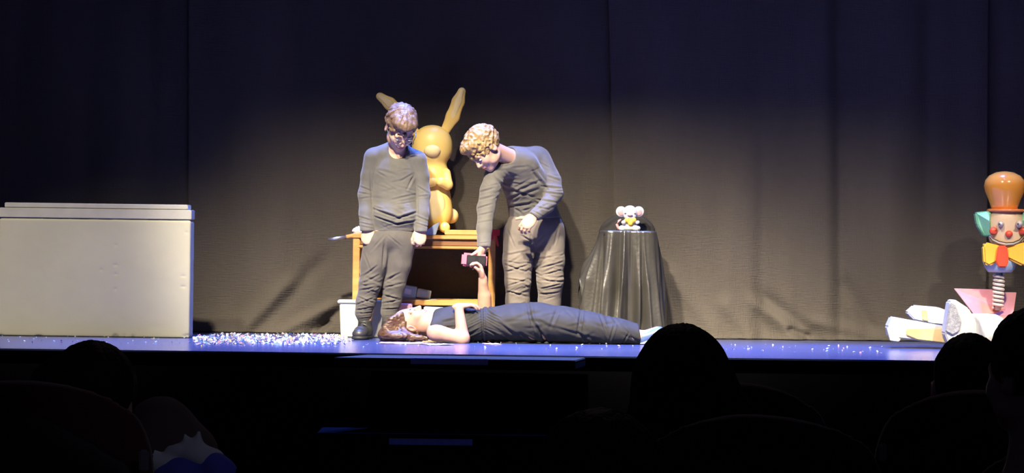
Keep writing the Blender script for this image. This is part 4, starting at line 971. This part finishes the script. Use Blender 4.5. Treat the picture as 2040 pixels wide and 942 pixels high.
# ============ girl lying on the stage
def girl():
    Y = 17.86; rnd = random.Random(9)
    G = lambda px, z, dy=0: V3((PX(px, Y + dy), Y + dy, z)); J = lambda x, y, dy=0: P(x, y, Y + dy)
    root = thing('person', (PX(1000, Y), Y, 0), 'girl in black maxi dress lying on her back on the stage, one arm raised', 'person')
    hc = J(821, 646, 0); R = frame3((.16, -.22, .95), (-.98, -.02, .16)); hs = 1.06
    lo = V3((PX(740, Y), Y - .36, -.02)); hi = V3((PX(1345, Y), Y + .42, .56))
    B = Sculpt(lo, hi, .0042)
    T = head_sdf(B, hc, R, hs)
    B.cone(hc + R @ V3((0, -.01, -.05)), .050, G(868, .092), .052, .025)
    tor = [G(880, .098), G(905, .105), G(960, .100), G(1010, .112), G(1060, .118)]
    fl = ((0, 0, 1), .64)
    B.chain(tor, [.130, .142, .130, .145, .160], .03, fl)
    for sy in (-1, 1):
        B.chain([G(1065, .108, sy * .08), G(1165, .085, sy * .07), G(1262, .056, sy * .06), G(1283, .050, sy * .06)], [.088, .058, .040, .034], .02)
        B.cone(G(1283, .045, sy * .06), .034, G(1312, .085, sy * .065), .024, .01)
    na = [J(868, 662, -.15), J(922, 674, -.20), J(914, 612, -.15)]      # near arm
    B.chain(na, [.047, .040, .027], .018)
    B.cone(na[0], .050, G(885, .10, -.05), .06, .03)
    fa = [G(885, .11, .16), J(966, 628, .19), J(962, 556, .14)]         # far, raised arm
    B.chain(fa, [.046, .044, .028], .02); B.chain([fa[1], J(966, 590, .165)], [.040, .039], .015)
    hand_sdf(B, na[2] + V3((0, .01, .005)), (.92, .35, .12), (.0, .1, -1), (.2, .9, 0), ((12, 20, 12), (12, 22, 12), (14, 24, 14), (18, 26, 14)), .95, .5, thumb=(.7, .7, .1), tcurl=10)
    hand_sdf(B, fa[2] + V3((0, 0, 0)), (-.22, .05, 1), (-.9, -.15, 0), (-.1, -1, .1), ((30, 45, 30), (36, 48, 30), (40, 50, 32), (46, 50, 32)), 1.0, .4, thumb=(.5, .8, .45), tcurl=20)
    body = sculpt_obj(B, 'body', M['skin_girl'], root, None, 1); face_parts(body, T, R, hs, M['hair_long'])
    # hair: mass behind the head plus locks on the floor
    H = Sculpt(V3((PX(745, Y), Y - .26, -.01)), V3((PX(880, Y), Y + .24, .26)), .0045)
    e = lambda p, r, k=.01, mode='u': H.ell(T(*p), V3(r) * hs, k, R, mode)
    e((0, -.030, .048), (.088, .098, .086), 0); H.ell(J(795, 668, -.02), (.125, .15, .045), .04); H.ell(J(775, 664, -.01), (.055, .11, .055), .03)
    H.box(T(0, .105, -.035), V3((.075, .075, .110)) * hs, .02, .012, R, 'd'); 
    H.ell(T(.08, .008, -.02), V3((.035, .046, .055)) * hs, .01, R, 'd'); H.ell(T(-.08, .014, -.03), V3((.03, .036, .05)) * hs, .01, R, 'd')
    for i in range(26):
        t = i / 25; y0 = 632 + 26 * t; p = [J(800 + 6 * t, y0 - 8, -.075), J(780 - 4 * math.sin(t * 3), y0 + 2 + 6 * t, -.10), J(766 + 10 * t + rnd.uniform(-3, 3), 652 + 22 * t, -.10), J(790 + 46 * t + rnd.uniform(-6, 6), 672 + 6 * t, -.12 - .02 * rnd.random())]
        H.chain(p, [.010, .013, .013, .008], .004)
    for i in range(22):
        t = i / 21; p = [J(792 + 8 * t, 650 + 12 * t, -.088), J(798 + 14 * t, 664 + 3 * t, -.12), J(818 + 22 * t, 672, -.135), J(836 + 14 * t + rnd.uniform(-4, 4), 676, -.14 + .03 * rnd.random())]
        H.chain(p, [.009, .012, .010, .006], .004)
    H.cut((0, 0, .003), (0, 0, -1), .0)
    sculpt_obj(H, 'hair', M['hair_long'], body, lambda v, N: .0035 * (1 - 2 * np.abs(vnoise(np.stack([v[:, 0] * 14 + v[:, 2] * 20, v[:, 1] * 60 + v[:, 0] * 20, v[:, 2] * 90 - v[:, 0] * 18], -1)))), 0)
    # dress
    S = Sculpt(lo, hi, .005)
    S.chain([G(873, .098), G(884, .102), G(910, .108), G(958, .102), G(985, .112), G(1030, .122), G(1070, .124), G(1120, .112), G(1170, .096), G(1225, .074), G(1274, .058)], [.132, .150, .162, .146, .158, .178, .188, .172, .155, .132, .105], .03, fl)
    S.ell(G(912, .16, -.05), (.06, .06, .05), .05); S.ell(G(912, .16, .06), (.06, .06, .05), .05)
    S.ell(J(867, 656, -.13), (.05, .055, .062), .03); S.ell(G(880, .11, .16), (.06, .05, .055), .03)
    S.cone(J(844, 642, 0), .058, G(864, .13), .060, .012, mode='d')
    S.cut(G(1277, .06), (1, 0, .15)); S.cut(G(857, .06), (-1, 0, .25), .01); S.cut((0, 0, .004), (0, 0, -1))
    st = []
    for i in range(15):
        f = i / 14; y = 612 + 70 * f
        st.append((962, y - 2, 936 - 6 * math.sin(3 * f), y + 12 + 4 * rnd.random(), 5, 6)); st.append((963, y - 4, 986 + 10 * math.sin(3 * f) + rnd.uniform(-6, 6), y + 9 + 5 * rnd.random(), 5, 6))
    st += [(960, 606, 962, 686, 7, 12), (1052, 606, 1062, 660, 10, 10), (1062, 640, 1090, 684, 10, 16), (1040, 665, 1075, 684, 8, 10), (1100, 650, 1190, 676, 9, 6), (1158, 618, 1150, 664, 8, 8), (1150, 660, 1176, 684, 8, 8), (1196, 630, 1210, 668, 7, 6), (1224, 646, 1214, 680, 6, 6), (1246, 654, 1262, 676, 5, 6), (1252, 664, 1240, 684, 5, 6), (885, 640, 912, 634, 7, 6), (878, 652, 905, 650, 6, 5), (990, 640, 1040, 676, 9, 7), (980, 660, 1020, 684, 7, 8), (1110, 616, 1096, 650, 9, 5)]
    st = SK(Y - .1, st) + SK(Y - .1, randfold(rnd, 26, (1000, 620, 1260, 680), (-30, 70), (20, 55), (6, 11), (1.5, 4)))
    sculpt_obj(S, 'dress', M['dress'], root, folds(st, .002, (12, 12, 12), both=True), 1)
    tube('waistband', [G(960, .101) + V3((0, .150 * math.cos(a), .098 * math.sin(a))) for a in np.linspace(-.75, math.pi + .75, 26)], .006, M['dress'], root, 6)
    # slip-on shoes, toes pointing up and away
    for sy in (-1, 1):
        c = G(1298, .058, sy * .063); d = nrm((.86, sy * .12, .34)); R2 = frame3(d, (-.34, 0, .86))
        S = Sculpt(c - .17, c + .17, .005); S.cone(c - d * .035, .040, c + d * .055, .036, 0, (R2[:, 2], .85)); S.ell(c - d * .045, (.035, .035, .04), .02)
        S.ell(c - d * .03 + R2[:, 2] * .045, (.045, .026, .03), .008, R2[:, [1, 0, 2]], 'd'); S.cut((0, 0, .004), (0, 0, -1))
        sh = sculpt_obj(S, 'shoe', M['shoe_blue'], root)
        S = Sculpt(c - .17, c + .17, .005); q = -R2[:, 2] * .030; S.cone(c - d * .045 + q, .041, c + d * .06 + q, .036, 0, (R2[:, 2], .34)); S.cut((0, 0, .003), (0, 0, -1)); sculpt_obj(S, 'sole', M['sole_white'], sh)
girl()
# the device passed from hand to hand
Yp = 18.03; c = P(945, 518, Yp); Rp = rotm((0, 1, 0), 4)
ph = thing('handheld_player', c - V3((0, 0, .04)), 'pink and black handheld player held between the bending boy and the girl', 'player')
def pb(name, off, size, m, bevel=.006): return boxm(name, c + Rp @ V3(off), size, m, ph, rot=(0, math.radians(4), 0), bevel=bevel)
pb('case', (0, 0, 0), (.158, .030, .082), M['pinkplastic'], .012)
pb('front_plate', (.012, -.0155, 0), (.120, .004, .060), M['black'], .003)
pb('screen', (-.018, -.0185, .0), (.046, .003, .044), M['screen'], .001)
pb('key_panel', (.046, -.0185, 0), (.040, .003, .044), M['screen'], .001)
# ------------------------------------------------------------------ the audience
FLOOR = -0.80
def seat(px, topy, Y, label, group='theatre seats', wd=.54):
    x = PX(px, Y); zt = P(px, topy, Y)[2]; h = zt - FLOOR
    t = thing('theatre_seat', (x, Y + .15, FLOOR), label, 'seat', group)
    S = Sculpt((x - .35, Y - .1, FLOOR + .3), (x + .35, Y + .2, zt + .06), .012)
    S.box((x, Y + .03, zt - .30), (wd / 2, .045, .30), .04); 
    for sx in (-1, 1): S.cut((x + sx * (wd / 2 - .10), 0, zt - .02), (sx * .55, 0, 1), .12)
    sculpt_obj(S, 'backrest', M['seat_red'], t, lambda v, N: .004 * vnoise(v * 9), 1)
    S = Sculpt((x - .35, Y - .15, FLOOR + .2), (x + .35, Y + .1, zt + .06), .012)
    S.box((x, Y - .027, zt - .36), (wd / 2 - .025, .016, .30), .014)
    for sx in (-1, 1): S.cut((x + sx * (wd / 2 - .12), 0, zt - .085), (sx * .55, 0, 1), .10)
    sculpt_obj(S, 'back_shell', M['seat_black'], t)
    boxm('cushion', (x, Y + .30, FLOOR + .42), (wd - .06, .46, .12), M['seat_red'], t, bevel=.035, segs=3)
    for sx in (-1, 1):
        boxm('armrest', (x + sx * (wd / 2 + .005), Y + .27, FLOOR + .62), (.05, .40, .045), M['seat_black'], t, bevel=.015)
        boxm('leg', (x + sx * (wd / 2 + .005), Y + .25, FLOOR + .30), (.04, .22, .60), M['seat_black'], t, bevel=.01)
        hp = boxm('hinge_plate', (x + sx * (wd / 2 - .012), Y - .045, zt - .17), (.020, .010, .045), M['metal'], t, bevel=.004)
    return t
G5 = 'theatre seats'
seat(1440, 932, 3.75, 'nearest theatre seat, only its dark red top edge at the bottom', G5)
seat(48, 746, 5.98, 'theatre seat of the person with pinned-up hair at the left', G5)
seat(1520, 815, 6.0, 'broad theatre seat in front of the long-haired person on the right', G5)
seat(2203, 860, 6.0, 'theatre seat at the lower right corner under the cut-off person', G5, .56)
seat(1457, 752, 7.42, 'theatre seat in the row ahead, showing both sides of the long-haired person', G5)
seat(1962, 768, 7.42, 'theatre seat behind the person with cropped hair at the right', G5)

def sitter(label, px, topy, Y, hm, face=(0, 1, 0), tilt=(0, 0, 1), hs=1.0, style='short', cloth='navy', seed=1, shoulder=.19, extra=None, lean=0):
    g = random.Random(seed); top = P(px, topy, Y); R = frame3(face, tilt); c = top - R @ V3((0, -.012, .142)) * hs
    zb = FLOOR + .48; root = thing('person', (c[0] + lean, Y + .08, zb), label, 'person')
    sh = c + V3((lean, .0, -.25))
    lo = V3((c[0] - .42, Y - .28, FLOOR - .01)); hi = V3((c[0] + .62, Y + .75, top[2] + .03))
    B = Sculpt(lo, hi, .0085)
    T = head_sdf(B, c, R, hs); B.cone(c + R @ V3((0, -.02, -.06)), .054, sh + V3((0, 0, .05)), .058, .03)
    hip = V3((sh[0], Y + .10, zb + .09)); fl = ((0, 1, 0), .62)
    B.chain([sh + V3((0, 0, -.07)), (sh + hip) / 2, hip], [.13, .13, .14], .04, fl)
    for sx in (-1, 1):
        s0 = sh + V3((sx * (shoulder - .03), 0, -.03)); el = s0 + V3((sx * .06, .06, -.26)); wr = el + V3((-sx * .12, .22, -.02))
        B.cone(sh + V3((0, 0, -.01)), .06, s0, .05, .03); B.chain([s0, el, wr], [.046, .036, .026], .02); hand_sdf(B, wr, (-sx * .5, .85, -.1), (0, 0, -1), (-sx, 0, 0), (20, 30, 20), .95)
        kn = hip + V3((sx * .11, .42, .0)); an = kn + V3((0, .06, -.46)); B.chain([hip + V3((sx * .08, 0, -.02)), kn, an], [.082, .060, .042], .02); B.cone(an, .038, an + V3((0, .16, -.03)), .028, .01)
    if extra: extra(B, sh, hip)
    body = sculpt_obj(B, 'body', M['skin'], root)
    H = Sculpt(c - .26 - V3((.1, 0, .3)), c + .26 + V3((.35, 0, 0)), .0065)
    e = lambda p, r, k=.01, mode='u': H.ell(T(*p), V3(r) * hs, k, R, mode)
    if style == 'cropped':
        e((0, -.016, .040), (.080, .100, .094), 0); H.box(T(0, .115, -.05), V3((.07, .075, .10)) * hs, .02, .012, R, 'd'); H.cut(T(0, 0, -.04), -R[:, 2], .01)
    else:
        e((0, -.016, .046), (.090, .108, .098), 0); H.box(T(0, .125, -.05), V3((.066, .075, .108)) * hs, .02, .012, R, 'd')
        if style == 'short': H.cut(T(0, 0, -.065), -R[:, 2], .01)
        if style == 'bun':
            H.cut(T(0, 0, -.075), -R[:, 2], .02); H.ell(c + V3((-.070, -.05, .048)), (.060, .07, .058), .03)
            for i in range(9): p = c + V3((-.03 + .006 * i, -.03, .125)); H.chain([p, p + V3((-.03 + .01 * i, 0, .022)), p + V3((-.055 + .014 * i, 0, .018))], [.0022, .0016, .001], .001)
        if style == 'round': H.ell(c + V3((0, -.03, -.04)), (.098, .08, .10), .04)
        if style == 'long':
            H.chain([c + V3((0, -.04, .02)), c + V3((.05, -.06, -.10)), c + V3((.09, -.07, -.22))], [.085, .090, .105], .05); H.chain([c + V3((.05, -.03, .02)), c + V3((.14, -.05, -.11)), c + V3((.20, -.06, -.21))], [.055, .05, .035], .05)
            H.chain([c + V3((-.05, -.04, .0)), c + V3((-.075, -.05, -.12)), c + V3((-.08, -.05, -.24))], [.05, .05, .045], .04)
    sculpt_obj(H, 'hair', hm, body, hair_disp(c, R, .004, 9, seed), 0)
    S = Sculpt(lo, hi, .011); S.chain([sh + V3((0, 0, -.07)), (sh + hip) / 2, hip], [.148, .148, .16], .04, fl)
    for sx in (-1, 1):
        s0 = sh + V3((sx * (shoulder - .03), 0, -.03)); el = s0 + V3((sx * .06, .06, -.26)); wr = el + V3((-sx * .12, .22, -.02))
        S.cone(sh + V3((0, 0, -.01)), .072, s0, .062, .03); S.chain([s0, el, wr], [.058, .048, .038], .02)
    S.ell(c + V3((0, 0, -.14)), (.068, .068, .06), .01, None, 'd')
    L_ = Sculpt(lo, hi, .011); L_.ell(hip, (.17, .12, .10), 0)
    for sx in (-1, 1):
        kn = hip + V3((sx * .11, .42, .0)); L_.chain([hip + V3((sx * .08, 0, -.02)), kn, kn + V3((0, .06, -.44))], [.094, .072, .056], .02)
    if extra: extra(L_, sh, hip, .014)
    sculpt_obj(L_, 'trousers', M['brown_cloth'] if extra else M['navy'], root, folds([], .005, (12, 12, 12)), 1)
    sculpt_obj(S, 'top', M[cloth], root, folds([], .005, (9, 9, 9)), 1)
    return root, c, sh, hip
# left: pinned-up hair, one knee drawn up on the right
YL = 6.22
M['brown_cloth'] = mat('brown_cloth', (0.16, 0.11, 0.10), 0.9)
def knee(B, sh, hip, g=0):
    k = P(322, 815, YL + .25); B.chain([hip + V3((.08, .0, .0)), k + V3((0, 0, -.055)), P(372, 905, YL + .22), P(400, 990, YL + .26)], [.085 + g, .060 + g, .050 + g, .04 + g], .03)
sitter('person with pinned-up brown hair in the left front seats, one knee drawn up', 190, 681, YL, M['hair_dark'], (.25, 1, -.05), (.02, 0, 1), 1.0, 'bun', 'navy', 2, extra=knee)
# crumpled jacket beside the knee
def jacket():
    Yj = YL - .02; t = thing('bundled_jacket', P(380, 945, Yj), 'crumpled white and blue jacket bundled beside the raised knee, lower left', 'jacket')
    J = lambda x, y, dy=0: P(x, y, Yj + dy)
    S = Sculpt(J(285, 1010, -.15), J(480, 835, .18), .0055)
    S.chain([J(360, 900), J(386, 908), J(414, 930)], [.018, .030, .040], .012); S.cone(J(386, 898), .022, J(396, 862), .006, .010); S.cone(J(376, 890), .020, J(368, 866), .007, .008); S.cone(J(358, 898), .016, J(339, 898), .011, .008)
    S.chain([J(302, 918), J(340, 934), J(395, 965)], [.024, .026, .042], .012)
    sculpt_obj(S, 'white_part', M['white_cloth'], t, folds([], .006, (16, 16, 16), True), 1)
    S = Sculpt(J(285, 1030, -.2), J(490, 880, .18), .0055)
    S.chain([J(420, 930, -.01), J(438, 950, -.01), J(420, 985, 0)], [.03, .034, .06], .03); S.chain([J(330, 945, -.01), J(365, 945, -.01), J(390, 985)], [.025, .033, .05], .03)
    sculpt_obj(S, 'blue_part', M['blue_cloth'], t, folds([], .006, (16, 16, 16), True), 1)
jacket()
sitter('person with rounded dark hair, lowest and nearest head at the bottom', 1195, 818, 4.0, M['hair_dark'], (0, 1, 0), (0, 0, 1), 1.02, 'round', 'navy', 3)
sitter('person with long dark hair falling to the right, right of the middle', 1362, 648, 6.5, M['hair_dark'], (-.1, 1, 0), (.06, 0, 1), .92, 'long', 'navy', 4)
sitter('person with cropped hair in front of the foam rubble', 1932, 657, 7.75, M['hair_dark'], (.1, 1, 0), (0, 0, 1), 1.16, 'cropped', 'navy', 6)
sitter('person cut off by the right edge, face turned left', 2072, 612, 5.7, M['hair_dark'], (-.55, .84, 0), (0, 0, 1), 1.0, 'short', 'navy', 7)
